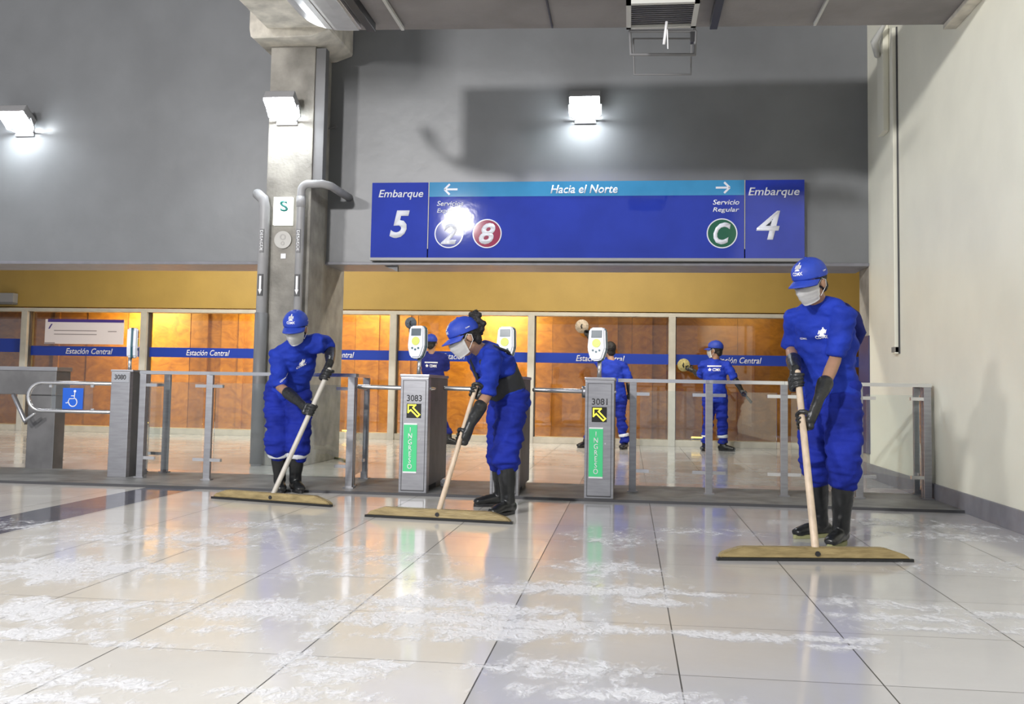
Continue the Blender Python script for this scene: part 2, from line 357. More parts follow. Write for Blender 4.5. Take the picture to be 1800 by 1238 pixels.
# yellow wall and plywood booth
hz = P(930, 549, WW).z; sz = P(940, 768, WW).z
struct('wall_yellow', box(-16, 5.0, WW, WW + 0.25, hz + 0.02, 4.2), M['yellow'])
struct('trim_5', box(-16, 5.0, WW - 0.04, WW + 0.2, hz - 0.06, hz + 0.0, bev=0.006), M['frame'])
struct('trim_6', box(-16, 5.0, WW - 0.03, WW + 0.25, 0.0, sz, bev=0.006), M['sill'])
struct('wall_vestibule', box(5.0, 5.2, GW + 0.44, 18, 0, 4.2), M['yellow'])
struct('ceiling_vestibule', box(-16, 5.0, GW + 0.6, 18, 4.2, 4.4), M['slab'])
# windows between mullions
mxs = [P(p, 650, WW).x for p in (41, 251, 690, 933, 1181)]
mxs = [mxs[0] - 2.6] + mxs + [mxs[-1] + (mxs[-1] - mxs[-2]), mxs[-1] + 2*(mxs[-1] - mxs[-2])]
zb0, zb1 = P(1120, 640, WW).z, P(1120, 622, WW).z
bands = {1: (110, 193, True), 2: (323, 400, True), 3: (548, 620, True), 4: (776, 856, True), 5: (1012, 1098, True), 6: (1254, 1340, True)}
for i in range(len(mxs) - 1):
    x0, x1 = mxs[i] + 0.055, mxs[i+1] - 0.055
    gp = struct('window_%d' % (i+1), box(x0 - 0.03, x1 + 0.03, WW + 0.09, WW + 0.10, sz - 0.02, hz - 0.03), M['glassw'])
    dz = 0.12 if i == 0 else 0
    obj('blue_band', box(x0, x1, WW + 0.082, WW + 0.088, zb0 + dz - (0.07 if i == 0 else 0), zb1 + dz), M['band'], gp)
    if i in bands and i < 7:
        a, b, _ = bands[i]; xa, xb = P(a, 630, WW).x, P(b, 630, WW).x
        if i == 3: xa, xb = P(546, 630, WW).x, P(620, 630, WW).x
        if i == 3: pass
        text('band_lettering', 'Estación Central', (xa + xb)/2, WW + 0.082, (zb0 + zb1)/2, xb - xa, 0.10, M['signw'], gp, shear=0.25, bold=0.012, depth=0.003)
for i, x in enumerate(mxs[1:-1]):
    ml = struct('trim_%d' % (7+i), box(x - 0.055, x + 0.055, WW - 0.05, WW + 0.16, 0.0, hz - 0.05, bev=0.006), M['frame'])
    obj('gasket', box(x + 0.055, x + 0.068, WW + 0.02, WW + 0.15, sz, hz - 0.06), M['groove'], ml)
# plywood hoarding: individual boards
bx = -12.0; k = 0; rs = random.Random(3)
while bx < 5.0:
    wd = rs.choice((0.35, 0.6, 1.22, 1.22, 0.8)); y = WW + 1.45 + rs.choice((0, 0.02, 0.03))
    bmw = box(bx, min(bx + wd, 5.0), y, y + 0.02, 0, hz + 0.7)
    if rs.random() < 0.5: box(bx + wd*0.5 - 0.05, bx + wd*0.5 + 0.05, y - 0.045, y - 0.002, 0, hz + 0.7, bmw)
    struct('wall_plywood', bmw, M['ply']); bx += wd + 0.004; k += 1
struct('wall_booth_back', box(-16, 5.0, WW + 1.55, WW + 1.7, 0, 4.2), M['slab'])
# column, its beam and haunch
CX0, CX1, CY0, CY1 = P(466, 400, 10.4).x, P(545, 400, 10.4).x, 10.4, 11.75
cbm = box(CX0, CX1, CY0, CY1, 0, 4.75, bev=0.012)
clm = struct('wall_column', cbm, M['concrete'])
BZ = P(584, 97, GW).z
bmb = bmesh.new()
# beam towards the viewer, chamfered haunch on the column
xa, xb = P(383, 0, 1).x, 0
bl, br = -3.98, -3.32
box(bl, br, 4.0, CY0 - 0.05, BZ + 0.0, BZ + 0.6, bmb)
hv = [(bl, CY0 - 0.25, BZ), (br + 0.14, CY0 - 0.25, BZ), (br + 0.14, GW, BZ), (CX0 - 0.10, GW, BZ), (CX0 - 0.10, CY0, BZ - 0.12), (CX1 + 0.10, CY0, BZ - 0.12)]
prism([(CX0 - 0.12, BZ - 0.10), (CX1 + 0.05, BZ - 0.10), (br + 0.06, BZ - 0.02), (br + 0.06, BZ + 0.5), (CX0 - 0.14, BZ + 0.5), (CX0 - 0.14, BZ)], CY0 - 0.30, GW - 0.01, bmb)
bmesh.ops.bevel(bmb, geom=[e for e in bmb.edges if e.calc_length() > 0.5], offset=0.015, segments=1, affect='EDGES')
struct('ceiling_beam', bmb, M['concrete_l'])
# lower ceiling slab with a rounded, panel-clad left edge
SY = P(1680, 43, 8.06).y; SZ = P(1680, 43, 8.06).z
def fpz(px, py, z):
    d = ray(px, py); tt = (z - CH)/d.z; return V((d.x*tt, d.y*tt, z))
SYL = fpz(636, 52, SZ).y; S0 = 6.9
def ye(x): return SYL + (SY - SYL)*(x + 2.5)/(XR + 2.5)
sl = bmesh.new()
_a = [sl.verts.new(q) for q in ((-2.5, S0, SZ), (XR, S0, SZ), (XR, SY, SZ), (-2.5, ye(-2.5), SZ), (-2.5, S0, SZ + 0.67), (XR, S0, SZ + 0.67), (XR, SY, SZ + 0.67), (-2.5, ye(-2.5), SZ + 0.67))]
for f in ((0, 1, 2, 3), (4, 7, 6, 5), (0, 4, 5, 1), (2, 6, 7, 3), (1, 5, 6, 2), (0, 3, 7, 4)): sl.faces.new([_a[i] for i in f])
struct('ceiling', sl, M['slab'])
struct('ceiling_upper', box(-16, XR, 4.5, GW, 5.9, 6.1), M['slab'])
prof = []
for t in range(9):
    a = math.radians(90*t/8); prof.append((-2.36 - 0.52*math.sin(a), SZ - 0.012 + 0.34*(1 - math.cos(a))))
prof = [(P(632, 52, SYL).x, SZ - 0.012)] + prof
poly = prof + [(x, z + 0.03) for x, z in reversed(prof)]
sp_ = prism(poly, S0, SYL - 0.01)
struct('ceiling_panel', sp_, M['panelw'], smooth=False)
# ================================================================== SIGN
SYW = GW - 0.10
def sx(p): return P(p, 390, SYW).x
def szz(p): return P(1030, p, SYW).z
sg = thing('direction_sign', 'wide blue overhead boarding sign with white lettering on grey wall', 'sign', (sx(1030), SYW, szz(455)))
z0, z1 = szz(454), szz(319)
def panel(n, a, b, za, zb, m, yy=0.0, par=None): return obj(n, box(sx(a), sx(b), SYW - 0.01 - yy, SYW + 0.08, za, zb, bev=0.003), m, par or sg)
pl_ = panel('gate_panel', 653, 752, z0, z1, M['blue']); pc_ = panel('route_panel', 754, 1308, z0, z1, M['blue']); pr_ = panel('gate_panel', 1310, 1414, z0, z1, M['blue'])
obj('direction_strip', box(sx(754), sx(1308), SYW - 0.014, SYW - 0.008, szz(345), z1), M['lblue'], pc_)
obj('bottom_rail', box(sx(652), sx(1415), SYW - 0.02, SYW + 0.08, z0 - 0.03, z0), M['housing'], sg)
for a in (753, 1309): obj('joint', box(sx(a) - 0.004, sx(a) + 0.004, SYW - 0.014, SYW, szz(438), z1), M['disc'], sg)
ty = SYW - 0.0115
def st(s, cx, cz, w, h, par, m=M['signw'], n='lettering', **k):
    k.setdefault('shear', 0.22); k.setdefault('bold', 0.012)
    return text(n, s, sx(cx), ty - 0.003, szz(cz), w/157.0, h/157.0, m, par, depth=0.002, **k)
st('Embarque', 704, 341, 82, 18, pl_); st('5', 703, 394, 36, 50, pl_, bold=0.03)
st('Embarque', 1360, 341, 86, 18, pr_); st('4', 1350, 397, 40, 50, pr_, bold=0.015)
st('Hacia el Norte', 1026, 333, 118, 15, pc_); st('Servicios', 791, 357, 48, 9, pc_); st('Expresos', 789, 371, 43, 10, pc_)
st('Servicio', 1276, 357, 45, 9, pc_); st('Regular', 1276, 371, 45, 10, pc_)
for cx, m, ch in ((790, M['navy'], '2'), (857, M['maroon'], '8'), (1269, M['sgreen'], 'C')):
    r = 26/157.0
    rd = obj('route_badge', disc(sx(cx), szz(411), r - 0.008, SYW - 0.016, SYW - 0.008), m, pc_)
    obj('badge_rim', ringxz(sx(cx), szz(411), r - 0.012, r, SYW - 0.018, SYW - 0.008), M['signw'], rd)
    text('badge_lettering', ch, sx(cx), SYW - 0.016, szz(411), 29/157, 38/157, M['signw'], rd, shear=0.22, bold=0.03, depth=0.003)
def arrow(px, pz, s, par):
    x, z = sx(px), szz(pz); L_ = 0.075; t = 0.011
    bm = bmesh.new(); box(x - L_, x + L_, ty - 0.006, ty - 0.001, z - t, z + t, bm)
    for q in (1, -1):
        tip = V((x + s*L_, 0, z)); b = V((x + s*(L_ - 0.06), 0, z + q*0.06)); d = (b - tip).normalized(); nn = V((-d.z, 0, d.x))*t
        prism([((tip + nn).x, (tip + nn).z), ((b + nn).x, (b + nn).z), ((b - nn).x, (b - nn).z), ((tip - nn).x, (tip - nn).z)], ty - 0.0065, ty - 0.001, bm)
    obj('arrow', bm, M['signw'], par)
arrow(792, 332, -1, pc_); arrow(1270, 332, 1, pc_)
# bracket under the sign
tag(obj('support_bracket', prism([(P(674, 462, GW).x, gz - 0.036), (P(697, 462, GW).x, gz - 0.036), (P(697, 472, GW).x, gz - 0.10)], GW + 0.05, GW + 0.12), M['pipe_d']), 'small dark triangular bracket under the left end of the blue sign', 'bracket')

# ================================================================== FLOODLIGHTS
def floodlight(px, py, Y, wall, label):
    c = P(px, py, Y); t = thing('floodlight', label, 'floodlight', (c.x, wall, c.z), 'floodlights on the grey wall')
    R = Matrix.Rotation(math.radians(58), 3, 'X')       # face looks down and out
    def tr(bm): 
        bmesh.ops.transform(bm, matrix=Matrix.Translation(c) @ R.to_4x4(), verts=bm.verts); return bm
    hs = obj('housing', tr(box(-0.17, 0.17, -0.02, 0.09, -0.13, 0.13, bev=0.02)), M['housing'], t)
    obj('lamp_glass', tr(box(-0.165, 0.165, -0.045, -0.021, -0.125, 0.125, bev=0.010)), M['flood'], t)
    fins = bmesh.new()
    for i in range(7): box(-0.14 + i*0.0467 - 0.004, -0.14 + i*0.0467 + 0.004, 0.085, 0.12, -0.10, 0.10, fins)
    obj('cooling_fins', tr(fins), M['housing'], t)
    b = bmesh.new()
    for s in (-1, 1):
        tube(b, [c + V((s*0.18, 0.02, 0)), c + V((s*0.18, 0.10, -0.10)), V((c.x + s*0.10, wall - 0.01, c.z - 0.13))], 0.009, 8)
    box(c.x - 0.12, c.x + 0.12, wall - 0.02, wall, c.z - 0.17, c.z - 0.09, b)
    obj('bracket', b, M['housing'], t); return t
floodlight(28, 208, GW - 0.20, GW, 'bright white floodlight on the grey wall at far left')
floodlight(495, 185, 10.4 - 0.20, 10.4, 'bright white floodlight mounted on the front of the concrete column')
floodlight(1028, 183, GW - 0.20, GW, 'bright white floodlight on the grey wall above the blue sign')

# ================================================================== COLUMN FITTINGS
def pipe(name, pts, r, m, label, cat='pipe', clamps=()):
    t = thing(name, label, cat, V((pts[0].x, pts[0].y, 0)))
    obj('tube', tube(bmesh.new(), pts, r, 18), m, t, True)
    return t
pr0 = P(523, 545, CY0 - 0.09); rp_ = 0.05
rp = thing('drain_pipe', 'thin grey drain pipe on the column front with elbow to the right', 'pipe', (pr0.x, pr0.y, 0))
top = P(523, 330, CY0 - 0.09).z; ex = P(575, 322, CY0 - 0.09).x
def bend(cx, cz, r, a0, a1, y, n=6): return [V((cx + r*math.cos(math.radians(a0 + (a1-a0)*i/n)), y, cz + r*math.sin(math.radians(a0 + (a1-a0)*i/n)))) for i in range(n+1)]
pts = [V((pr0.x, pr0.y, 0.0)), V((pr0.x, pr0.y, top - 0.12))] + bend(pr0.x + 0.08, top - 0.04, 0.08, 180, 90, pr0.y) + [V((ex - 0.05, pr0.y, top + 0.04)), V((ex + 0.02, pr0.y + 0.08, top + 0.03)), V((ex + 0.05, GW + 0.0, top + 0.02))]
obj('tube', tube(bmesh.new(), pts, 0.045, 18, cap='flat'), M['pipe'], rp, True)
obj('elbow_collar', cyl(V((pr0.x, pr0.y, top - 0.22)), V((pr0.x, pr0.y, top - 0.10)), 0.052), M['pipe'], rp, True)
pl0 = P(461, 500, CY0 - 0.065)
lp = thing('drain_pipe', 'thick grey drain pipe on the left corner of the column', 'pipe', (pl0.x, pl0.y, 0))
tp = P(470, 345, pl0.y).z
pts = [V((pl0.x, pl0.y, 0.0)), V((pl0.x, pl0.y, tp - 0.12)), V((pl0.x - 0.02, pl0.y, tp - 0.03)), V((pl0.x - 0.10, pl0.y + 0.03, tp + 0.03)), V((pl0.x - 0.13, GW - 0.25, tp + 0.0)), V((pl0.x - 0.15, GW, tp - 0.16))]
obj('tube', tube(bmesh.new(), pts, 0.058, 18, cap='flat'), M['pipe'], lp, True)
obj('wall_collar', cyl(V((pl0.x - 0.15, GW - 0.06, tp - 0.14)), V((pl0.x - 0.15, GW, tp - 0.14)), 0.12), M['pipe'], lp, True)
obj('lower_sleeve', cyl(V((pl0.x, pl0.y, 0.02)), V((pl0.x, pl0.y, P(465, 550, pl0.y).z)), 0.068), M['pipe_d'], lp, True)
for root, c, r in ((lp, pl0, 0.058), (rp, pr0, 0.045)):
    zt, zb = P(465, 404, c.y).z, P(465, 445, c.y).z
    bb = obj('pipe_label', box(c.x - 0.022, c.x + 0.022, c.y - r - 0.006, c.y - r*0.85, zb, zt), M['pipe_d'], root)
    me = text_mesh('DESAGÜE', zt - zb - 0.03, 0.038, 0.002, bold=0.01)
    me.transform(Matrix.Translation((c.x - 0.018, c.y - r - 0.007, zt - 0.015)) @ Matrix.Rotation(math.radians(90), 4, 'Y'))
    obj('label_lettering', me, M['white'], bb)
    zt, zb = P(465, 483, c.y).z, P(465, 521, c.y).z
    bb = obj('arrow_label', box(c.x - 0.028, c.x + 0.028, c.y - r - 0.006, c.y - r*0.8, zb, zt), M['black'], root)
    obj('arrow', prism([(c.x - 0.012, zt - 0.02), (c.x + 0.012, zt - 0.02), (c.x + 0.012, zb + 0.07), (c.x + 0.021, zb + 0.07), (c.x, zb + 0.015), (c.x - 0.021, zb + 0.07), (c.x - 0.012, zb + 0.07)], c.y - r - 0.009, c.y - r - 0.005), M['white'], bb)
yc = CY0 - 0.001
def cbx(x0, x1, y0, y1, th): return box(P(x0, y0, yc).x, P(x1, y0, yc).x, yc - th, yc, P(x0, y1, yc).z, P(x0, y0, yc).z, bev=0.004)
t = thing('station_sign', 'small lit white sign with green curved symbol on the column', 'sign', P(500, 397, yc))
ls = obj('lit_panel', cbx(484, 517, 348, 397, 0.05), M['backlit'], t)
c = P(502, 364, yc)
text('symbol', 'S', c.x, yc - 0.05, c.z, 0.095, 0.12, M['teal'], ls, shear=-0.1, bold=0.02, depth=0.004)
t = thing('round_plate', 'round pale plate fixed to the column below the lit sign', 'sign', P(498, 437, yc))
c = P(498, 422, yc); d0 = obj('plate', disc(c.x, c.z, 0.097, yc - 0.02, yc), M['disc'], t)
obj('inner_ring', ringxz(c.x, c.z + 0.03, 0.02, 0.034, yc - 0.023, yc - 0.018), M['discp'], d0); obj('inner_ring', ringxz(c.x, c.z - 0.04, 0.012, 0.022, yc - 0.023, yc - 0.018), M['discp'], d0)
tag(obj('number_tag', cbx(494, 503, 446, 455, 0.01), M['white']), 'tiny white tag on the column under the round plate', 'tag')
tag(obj('cable_duct', box(CX1, CX1 + 0.115, CY0 + 0.02, CY0 + 0.14, P(555, 330, 10.5).z, BZ - 0.12, bev=0.006), M['pipe_d']), 'dark vertical cable duct on the right side of the column', 'duct')
t = thing('cable_hook', 'small metal hook arm on the grey wall right of the column', 'bracket', P(585, 228, GW))
hb = bmesh.new(); tube(hb, [P(567, 228, GW - 0.02), P(578, 226, GW - 0.05), P(590, 223, GW - 0.03)], 0.008, 8); obj('arm', hb, M['pipe_d'], t, True)
obj('hook_plate', disc(P(590, 223, GW).x, P(590, 223, GW).z, 0.022, GW - 0.04, GW), M['pipe_d'], t)
# right corner fittings
cc = P(1552, 100, GW - 0.5)
def conduit(name, y, x_px, ya, yb, wd, m, label):
    z1_, z0_ = P(x_px, ya, y).z, P(x_px, yb, y).z
    t = thing(name, label, 'conduit', (XR - 0.02, y, z0_))
    obj('channel', box(XR - 0.045, XR, y - wd/2, y + wd/2, z0_, z1_, bev=0.008), m, t)
    obj('painted_shadow_strip', box(XR - 0.012, XR, y - wd/2 - 0.025, y - wd/2 - 0.004, z0_, z1_), M['groove'], t); return t  # dark strip painted in for the shadow line beside the channel
c1 = conduit('wall_conduit', 9.85, 1562, 52, 622, 0.10, M['cream'], 'cream conduit running down the right wall near the corner')
z_ = P(1562, 610, 9.8).z
obj('end_clip', box(XR - 0.05, XR, 9.80, 9.90, z_ - 0.05, z_ + 0.0), M['concrete'], c1)
c2 = thing('corner_duct', 'broad pale duct running up the right corner to the ceiling', 'duct', (XR, 10.3, 3.3))
obj('channel', box(XR - 0.06, XR - 0.001, 10.10, 10.34, P(1550, 235, 10.2).z, 4.75, bev=0.02), M['cream'], c2)
obj('torn_end', tube(bmesh.new(), [V((XR - 0.09, 10.2, 4.35)), V((XR - 0.14, 10.1, 4.45)), V((XR - 0.08, 9.95, 4.58))], (0.03, 0.04, 0.02), 10), M['fixw'], c2, True)

# ================================================================== CEILING FITTINGS
def ceil_strip(name, pa, pb, zz, wd, th, m, label, cat):
    def fp(px, py):
        d = ray(px, py); tt = (zz - CH)/d.z; return V((d.x*tt, d.y*tt, zz))
    b = fp(*pb); x = b.x; yb = b.y
    return tag(obj(name, box(x - wd/2, x + wd/2, S0 + 0.02, yb, zz, zz + th, bev=0.004), m), label, cat)
ceil_strip('ceiling_channel', (605, 0), (653, 56), SZ - 0.07, 0.07, 0.07, M['black'], 'black channel under the ceiling right of the curved panel', 'channel')
ceil_strip('ceiling_channel', (1265, 0), (1254, 52), SZ - 0.07, 0.06, 0.07, M['black'], 'black channel under the ceiling right of the louvred light', 'channel')
ceil_strip('panel_trim', (585, 0), (632, 51), SZ - 0.04, 0.03, 0.03, M['chrome'], 'thin metal trim along the edge of the curved ceiling panel', 'trim')
ceil_strip('ceiling_conduit', (685, 0), (708, 54), SZ - 0.04, 0.025, 0.03, M['fixw'], 'thin pale conduit on the ceiling, just right of the curved panel and black channel', 'conduit')
ceil_strip('ceiling_conduit', (1450, 0), (1432, 46), SZ - 0.03, 0.02, 0.03, M['fixw'], 'thin pale conduit on the ceiling near the right wall', 'conduit')
ceil_strip('ceiling_cable', (962, 0), (971, 50), SZ - 0.02, 0.014, 0.02, M['black'], 'thin black cable on the ceiling above the lit floodlight', 'cable')
tag(obj('wall_cornice', box(XR - 0.10, XR, S0, SY, SZ - 0.04, SZ, bev=0.01), M['concrete_l']), 'rough pale mortar strip where ceiling meets the right wall', 'strip')
fz = 3.62
def fc(px, py, z=fz):
    d = ray(px, py); tt = (z - CH)/d.z; return V((d.x*tt, d.y*tt, z))
a_, b_ = fc(1101, 52), fc(1230, 3); fx0, fx1, fy1, fy0 = a_.x, fc(1222, 51).x, a_.y, b_.y
t = thing('louvre_light', 'white framed louvred light fixture hanging from the ceiling', 'light fixture', ((fx0+fx1)/2, (fy0+fy1)/2, fz))
fb = bmesh.new(); fw = 0.035
box(fx0, fx1, fy0, fy0 + fw, fz, fz + 0.07, fb); box(fx0, fx1, fy1 - fw, fy1, fz, fz + 0.07, fb); box(fx0, fx0 + fw, fy0, fy1, fz, fz + 0.07, fb); box(fx1 - fw, fx1, fy0, fy1, fz, fz + 0.07, fb)
obj('frame', fb, M['fixw'], t)
lb = bmesh.new()
for i in range(11):
    y = fy0 + fw + (fy1 - fy0 - 2*fw)*(i + 0.5)/11; box(fx0 + fw, fx1 - fw, y - 0.003, y + 0.003, fz + 0.012, fz + 0.05, lb)
obj('louvre', lb, M['steel'], t)
rb = box(fx0 + 0.01, fx1 - 0.01, fy0 + 0.01, fy1 - 0.01, fz + 0.07, fz + 0.085); obj('reflector', rb, M['fixd'], t)
for s in (0.3, 0.7): obj('tube_lamp', cyl(V((fx0 + 0.05, fy0 + (fy1-fy0)*s, fz + 0.055)), V((fx1 - 0.05, fy0 + (fy1-fy0)*s, fz + 0.055)), 0.012), M['fixd'], t, True)
for x in (fx0 + 0.05, fx1 - 0.05): obj('hanger_wire', cyl(V((x, (fy0+fy1)/2, fz + 0.08)), V((x, (fy0+fy1)/2, SZ)), 0.005, 8), M['chrome'], t)
obj('pull_rod', cyl(P(1167, 78, fy0 + 0.25), P(1172, 38, fy0 + 0.25), 0.010), M['white'], t, True)
obj('pull_cord', cyl(P(1174, 86, fy0 + 0.25), P(1173, 52, fy0 + 0.25), 0.004, 8), M['white'], t)
t = thing('hanging_bracket', 'dark open metal bracket hanging behind the louvred light', 'bracket', P(1165, 56, 7.95))
def rectframe(x0, y0, x1, y1, Y, r):
    q = [P(x0, y0, Y), P(x1, y0, Y), P(x1 - 2, y1, Y), P(x0 + 2, y1, Y)]; b = bmesh.new()
    for i in range(4): tube(b, [q[i], q[(i+1) % 4]], r, 8)
    return b
obj('upper_frame', rectframe(1107, 55, 1223, 96, 7.75, 0.012), M['pipe_d'], t, True)
obj('lower_frame', rectframe(1113, 68, 1216, 131, 7.95, 0.007), M['pipe_d'], t, True)
for x, Y in ((1110, 7.75), (1221, 7.75)): 
    q = P(x, 56, Y); obj('drop_rod', cyl(q, V((q.x, q.y, SZ)), 0.01, 8), M['pipe_d'], t)
obj('side_plate', box(P(1214, 60, 7.74).x, P(1223, 60, 7.74).x, 7.74, 7.80, P(1218, 74, 7.75).z, P(1218, 54, 7.75).z), M['black'], t)

# ================================================================== TURNSTILES
def make_reader(par):
    # local: centred x=0,y=0, z from 0 ; faces -y
    pts = [(-0.052, 0.277), (0.052, 0.277), (0.068, 0.262), (0.078, 0.10), (0.05, 0.012), (0.03, 0.0), (-0.03, 0.0), (-0.05, 0.012), (-0.078, 0.10), (-0.068, 0.262)]
    bm = prism(pts, -0.045, 0.045); bmesh.ops.bevel(bm, geom=list(bm.edges), offset=0.012, segments=3, affect='EDGES')
    h = obj('card_reader', bm, M['readerw'], par)
    obj('edge_stripe', prism([(x*1.015, (z - 0.14)*1.01 + 0.14) for x, z in pts], -0.008, 0.012), M['readerg'], h)
    obj('screen', box(-0.045, 0.045, -0.049, -0.044, 0.19, 0.252, bev=0.002), M['readers'], h)
    obj('yellow_target', disc(0, 0.145, 0.036, -0.049, -0.044, 24), M['ready'], h)
    mk = bmesh.new()
    for i in range(3): disc(-0.028 + i*0.028, 0.085 - (0.012 if i == 1 else 0), 0.009, -0.0485, -0.044, 12, mk)
    obj('keypad_dots', mk, M['readerg'], h)
    obj('reader_stem', cyl(V((0.015, 0.02, -0.14)), V((0.015, 0.02, 0.03)), 0.017), M['chrome'], h, True)
    return h
def make_turnstile():
    t = thing('turnstile', '', 'turnstile', (0, 0, 0), 'steel turnstiles in the gate line', world=False)
    w = 0.117
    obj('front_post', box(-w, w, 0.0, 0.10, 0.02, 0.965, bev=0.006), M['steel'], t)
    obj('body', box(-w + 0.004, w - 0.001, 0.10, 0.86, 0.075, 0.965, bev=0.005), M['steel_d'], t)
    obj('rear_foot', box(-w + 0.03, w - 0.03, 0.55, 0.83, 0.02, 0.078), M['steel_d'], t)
    obj('top_cap', box(-w - 0.006, w + 0.006, -0.006, 0.87, 0.965, 0.99, bev=0.006), M['steel'], t)
    gb = bmesh.new()
    for x in (-w + 0.022, w - 0.022): box(x - 0.0025, x + 0.0025, -0.002, 0.001, 0.04, 0.94, gb)
    box(-w + 0.02, w - 0.02, -0.002, 0.001, 0.035, 0.045, gb); box(-w + 0.02, w - 0.02, -0.002, 0.001, 0.938, 0.942, gb)
    obj('panel_groove', gb, M['groove'], t)
    d = obj('arrow_display', box(-0.062, 0.058, -0.006, 0.002, 0.632, 0.752, bev=0.002), M['disp'], t)
    # outlined arrow pointing up left
    def seg(bm, a, b, th=0.005):
        a = V((a[0], 0, a[1])); b = V((b[0], 0, b[1])); dd = (b - a).normalized(); nn = V((-dd.z, 0, dd.x))*th; a = a - dd*th; b = b + dd*th
        prism([((a+nn).x, (a+nn).z), ((b+nn).x, (b+nn).z), ((b-nn).x, (b-nn).z), ((a-nn).x, (a-nn).z)], -0.009, -0.005, bm)
    ar = bmesh.new(); ol = [(-0.048, 0.738), (0.012, 0.738), (-0.008, 0.716), (0.048, 0.660), (0.030, 0.644), (-0.026, 0.698), (-0.048, 0.678)]
    for i in range(len(ol)): seg(ar, ol[i], ol[(i+1) % len(ol)])
    obj('lit_arrow', ar, M['led'], d)
    g = obj('entry_sign', box(-0.082, 0.030, -0.005, 0.002, 0.195, 0.577, bev=0.001), M['green'], t)
    for z in (0.577, 0.183): obj('white_bar', box(-0.082, 0.030, -0.006, 0.002, z, z + 0.012), M['white'], g)
    text('entry_lettering', 'INGRESO', -0.026, -0.006, 0.386, 0.038, 0.34, M['white'], g, bold=0.01, depth=0.002, vertical=True)
    obj('screw', disc(0.048, 0.46, 0.007, -0.004, 0.001, 12), M['chrome'], t)
    hub = obj('arm_hub', cyl(V((-w - 0.04, 0.30, 0.87)), V((-w + 0.01, 0.30, 0.87)), 0.05), M['steel'], t, True)
    obj('barrier_arm', tube(bmesh.new(), [V((-w - 0.02, 0.30, 0.875)), V((-0.56, 0.32, 0.880))], 0.019, 14), M['chrome'], hub, True)
    obj('highlight_stub', tube(bmesh.new(), [V((w, 0.06, 0.875)), V((w, 0.24, 0.875))], 0.014, 10), M['chrome'], t, True)  # chrome stub stands in for a reflected highlight on the body side
    rd = make_reader(t); rd.location = (-0.03, 0.20, 1.125); rd.rotation_euler = (math.radians(-5), 0, math.radians(-14))
    return t
ts = make_turnstile()
TY = 7.955
def put_turn(o, px, num, label):
    o.location = (P(px, 800, TY).x, TY, 0.0); o['label'] = label
    n = text('number_lettering', num, 0.0, 0.001, 0.795, 0.125, 0.052, M['groove'], o, bold=0.015, depth=0.003)
    return o
for i, (px, num, lb_) in enumerate(((1053, '3081', 'steel turnstile numbered 3081, standing before the glass railing on the right'), (887, '3082', 'steel turnstile standing right behind the bending worker with the belt'), (726, '3083', 'steel turnstile numbered 3083 with green entry sign, left of the bending worker'))):
    o = ts if i == 0 else None
    if o is None:
        o = copy_tree(ts)
        for ch in list(o.children):
            if ch.name.startswith('number_lettering'): bpy.data.objects.remove(ch)
    put_turn(o, px, num, lb_)
# slim validator post at left with accessible swing gate
xl = P(206, 800, 8.5).x
t = thing('validator_post', 'slim steel gate post numbered 3080 beside the accessible gate', 'gate post', (xl, 8.5, 0.02), world=False)
obj('front_panel', box(-0.09, 0.09, 0, 0.06, 0, 0.955, bev=0.005), M['steel'], t)
obj('body', box(-0.085, 0.088, 0.06, 0.30, 0, 0.955, bev=0.004), M['steel_d'], t); obj('rear_rib', box(0.03, 0.11, 0.30, 0.36, 0, 0.955, bev=0.004), M['steel'], t)
obj('top_cap', box(-0.095, 0.12, -0.006, 0.37, 0.955, 0.975, bev=0.004), M['steel'], t)
pt = obj('number_plate', box(-0.085, 0.085, -0.006, 0.0, 0.86, 0.95), M['chrome'], t)
text('number_lettering', '3080', 0, -0.006, 0.908, 0.11, 0.045, M['groove'], pt, bold=0.02, depth=0.002)
rd = make_reader(t); rd.location = (0.04, 0.12, 1.085); rd.rotation_euler = (0, 0, math.radians(112))
GY = 8.56
def gp(px, py): return P(px, py, GY)
a0 = gp(204, 675); a1 = gp(204, 725); a0.x = a1.x = xl - 0.096; r_ = (a0.z - a1.z)/2; xl_ = gp(50, 700).x
t = thing('swing_gate', 'rounded chrome tube swing gate with blue wheelchair sign', 'gate', (a0.x, GY, 0))
loop = [V((a0.x, GY, a0.z)), V((xl_ + r_, GY, a0.z))] + [V((xl_ + r_ + r_*math.cos(math.radians(q)), GY, (a0.z + a1.z)/2 + r_*math.sin(math.radians(q)))) for q in range(105, 270, 15)] + [V((xl_ + r_, GY, a1.z)), V((a0.x, GY, a1.z))]
obj('loop_tube', tube(bmesh.new(), loop, 0.018, 12), M['chrome'], t, True)
s0, s1 = gp(112, 682), gp(146, 720)
sp2 = obj('gate_sign', box(s0.x, s1.x, GY - 0.012, GY - 0.002, s1.z, s0.z, bev=0.003), M['accb'], t)
cx, cz = (s0.x + s1.x)/2, (s0.z + s1.z)/2; yq = GY - 0.014
sy = bmesh.new()
disc(cx + 0.02, cz + 0.068, 0.012, yq, yq + 0.003, 14, sy)
tube(sy, [V((cx + 0.02, yq, cz + 0.05)), V((cx + 0.018, yq, cz + 0.0)), V((cx - 0.03, yq, cz - 0.002)), V((cx - 0.045, yq, cz - 0.04)), V((cx - 0.062, yq, cz - 0.04))], 0.005, 6)
tube(sy, [V((cx + 0.018, yq, cz + 0.025)), V((cx - 0.012, yq, cz + 0.025))], 0.004, 6)
tube(sy, [V((cx + 0.005 + 0.04*math.cos(math.radians(q)), yq, cz - 0.032 + 0.04*math.sin(math.radians(q)))) for q in range(-170, 61, 15)], 0.005, 6)
obj('wheelchair_symbol', sy, M['white'], sp2)
